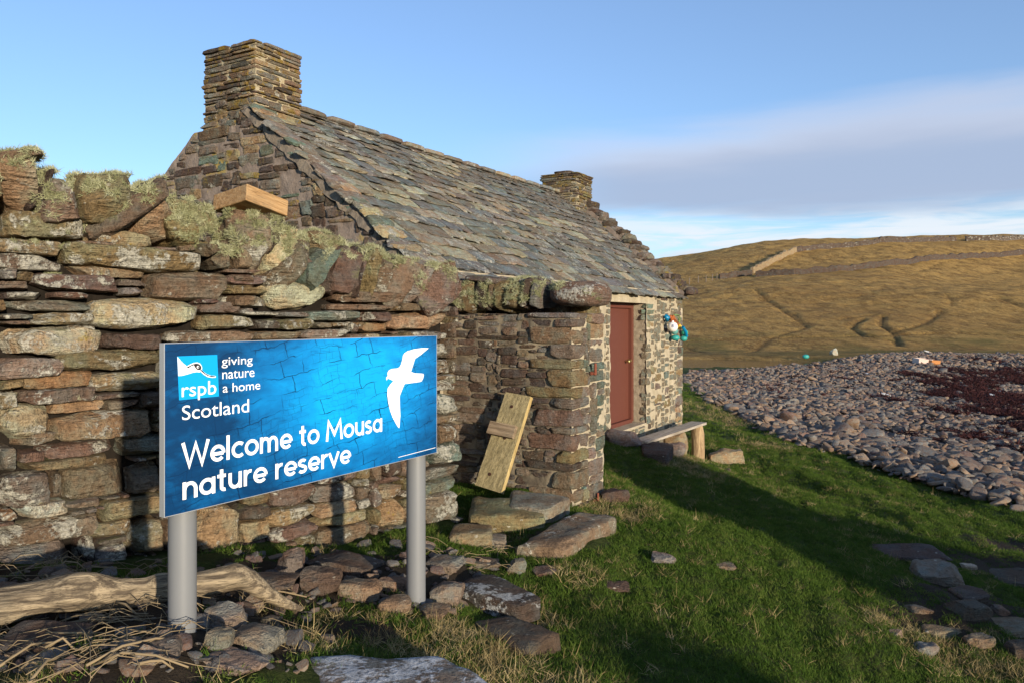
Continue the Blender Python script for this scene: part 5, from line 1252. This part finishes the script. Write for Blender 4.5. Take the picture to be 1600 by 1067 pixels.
gx, gy = np.r_[xa, xb, xc], np.r_[ya, yb, yc]; gs = np.r_[rp.uniform(.55, 1.05, len(xa)), rp.uniform(.7, 1.2, len(xb)), rp.uniform(1.1, 1.9, len(xc))]
dry = np.zeros(len(gx))
for dx0, dy0, r in DRY: dry = np.maximum(dry, np.exp(-((gx-dx0)**2 + (gy-dy0)**2)/r**2))
isdry = rp.random(len(gx)) < .022 + .5*dry
gi = np.where(isdry, rp.integers(7, 11, len(gx)), rp.integers(0, 7, len(gx))); gs = np.where(isdry, gs*rp.uniform(.8, 1.3, len(gx)), gs)
gz_ = H(gx, gy); protos = [proto('turf_shape_%02d' % i, V, Fc, M_grass if i < 7 else M_straw, False) for i, (V, Fc) in enumerate(g_pr)]
instancer('grass', np.c_[gx, gy, gz_], np.c_[rp.normal(0, .15, len(gx)), rp.normal(0, .15, len(gx)), rp.uniform(0, 6.3, len(gx))], np.c_[gs, gs, gs*rp.uniform(.7, 1.2, len(gx))], gi, protos, 'short grazed green turf with tufts of dead grass', 'grass')

# dead stalks strewn at the wall foot
V, Fc = [], []; nv_ = 0
M_stalk = leaf_mat('dead_stalk', [(.1, (.12, .08, .045)), (.9, (.34, .26, .15))], 0)
for i in range(230):
    px = rp.choice([rp.uniform(-30, 260), rp.uniform(280, 460), rp.uniform(640, 800)], p=[.7, .2, .1]); py = rp.uniform(885, 1055) if px < 300 else (rp.uniform(900, 1010) if px < 600 else rp.uniform(850, 900)); q = ray_ground(px, py); L = rp.uniform(.08, .34); a = rp.normal(.2, .9); d = np.array([math.cos(a), math.sin(a), 0])
    pl = [q + d*L*(k-1.5)/3 + np.array([0, 0, .01 + rp.uniform(0, .035) + (.02*math.sin(k*1.3))]) + rp.normal(size=3)*.004 for k in range(4)]
    v_, f_ = tube(pl, [.0016, .0016, .0014, .0008] if rp.random() < .93 else [.005, .0045, .004, .003], 5); V.append(v_); Fc += [[j+nv_ for j in f] for f in f_]; nv_ += len(v_)
tag(mkw('dead_stalks', np.concatenate(V), Fc, M_stalk, smooth=True), 'dry plant stalks strewn along the foot of the wall', 'dead stalks', kind='stuff')

# seaweed: dark red wrack on the shingle
M_weed = leaf_mat('red_wrack', [(.1, (.012, .004, .004)), (.6, (.035, .010, .010)), (.95, (.07, .02, .018))], .0)
w_pr = [ribbons(40, .20, .06, .2, .03, 1.2, 3, .12, 2.0) for _ in range(5)]
WP = [gpoly(pl) for pl in ([(1458,600),(1490,588),(1545,580),(1600,573),(1690,575),(1690,600),(1600,598),(1560,590),(1530,598),(1590,622),(1690,650),(1690,690),(1600,668),(1545,648),(1500,622)], [(1560,655),(1600,668),(1680,690),(1680,715),(1600,700),(1570,680)], [(1500,1000),(1500,1001),(1501,1000)])]
wx, wy = rp.uniform(8, 45, 90000), rp.uniform(8, 50, 90000); ex_ = wx + 1.6*waves(wx, wy, [(k*.55, p_, .35) for k, p_, a in _WV[:6]]) + rp.normal(0, .35, 90000); ey_ = wy + 2.4*waves(wx, wy, [(k*.45, p_ + 1, .35) for k, p_, a in _WV[3:9]]) + rp.normal(0, .7, 90000)
ok = in_poly(ex_, ey_, WP[0]) | (in_poly(ex_, ey_, WP[1]) & (rp.random(90000) < .5)) | ((poly_sd(wx, wy, BEACH) > 1.5) & (rp.random(90000) < .006)); ok &= rp.random(90000) < .45 + .55*sstep(waves(wx, wy, [(k*.5, p_, .3) for k, p_, a in _WV[:8]]), -.6, .5); wx, wy = wx[ok], wy[ok]
tag(instancer('seaweed', np.c_[wx, wy, H(wx, wy, False) + .11], np.c_[rp.normal(0, .2, len(wx)), rp.normal(0, .2, len(wx)), rp.uniform(0, 6.3, len(wx))], np.repeat(rp.uniform(.6, 1.2, len(wx))[:, None], 3, 1)*np.array([1.1, 1.1, .9]), rp.integers(0, 5, len(wx)), [proto('weed_shape', V, Fc, M_weed, False) for V, Fc in w_pr]), 'dark red seaweed heaped on the shingle', 'seaweed')

# broken stone chips trodden into the earth under the sign
qx, qy = [], []
for i in range(520):
    px = rp.uniform(-30, 780); py = rp.uniform(865, 1050) if px < 480 else rp.uniform(850, 960); q = ray_ground(px, py)
    if not in_poly(np.array([q[0]]), np.array([q[1]]), WALLP)[0]: qx.append(q[0]); qy.append(q[1])
qx, qy = np.array(qx), np.array(qy); qs = .02 + .085*rp.random(len(qx))**2.4
chip_pr = [stone_pts((1, rp.uniform(.5, .9), rp.uniform(.18, .45)), 4, 6, .25, .05, 5, .3, rp) for _ in range(7)]
M_chip = stone_mat('stone_chip', .76, .95, .95, rand_ramp=BROWNS, bump=.6, fine=1.6)
instancer('stone_chips', np.c_[qx, qy, H(qx, qy) + qs*.10], np.c_[rp.normal(0, .3, len(qx)), rp.normal(0, .3, len(qx)), rp.uniform(0, 6.3, len(qx))], np.repeat(qs[:, None], 3, 1), rp.integers(0, 7, len(qx)), [proto('chip_shape', V, Fc, M_chip, True, 28) for V, Fc in chip_pr], 'small broken stones trodden into the earth under the sign', 'stones')

# past three hundred stones of one wall, the ones that show least become one joined part
def join_rest(parent, base, newname, limit=299):
    ch = [o for o in parent.children if o.name.split('.')[0] == base]
    if len(ch) <= limit: return
    def show_size(o):
        p = np.array(WL[o.name]); px, py = to_px(p); inside = -60 < px[0] < 1660 and -40 < py[0] < 1100
        hid = 262 < px[0] < 680 and 540 < py[0] < 700 and p[1] > 3.4          # behind the sign panel
        d = sorted(o.dimensions)[1:]; return d[0]*d[1]/(p[1]**2)*(1 if inside else .02)*(.1 if hid else 1)
    ch.sort(key=show_size, reverse=True); V, Fc, cols, nv_ = [], [], [], 0
    for o in ch[limit:]:
        me = o.data; v = np.empty(len(me.vertices)*3, np.float32); me.vertices.foreach_get('co', v); v = v.reshape(-1, 3) + np.array(WL[o.name])
        f = np.empty(len(me.polygons)*4, np.int32); me.polygons.foreach_get('vertices', f); Fc += (f.reshape(-1, 4) + nv_).tolist(); V.append(v); nv_ += len(v); cols.append(o.color[:3]); mat = me.materials[0]
        bpy.data.objects.remove(o); bpy.data.meshes.remove(me)
    tag(mkw(newname, np.concatenate(V), Fc, mat, parent, smooth=True, sharp=30, color=tuple(np.mean(cols, 0))), kind='stuff')
bpy.context.view_layer.update()
for par in (wall, front, gable, porch): join_rest(par, 'stone', 'small_stones')
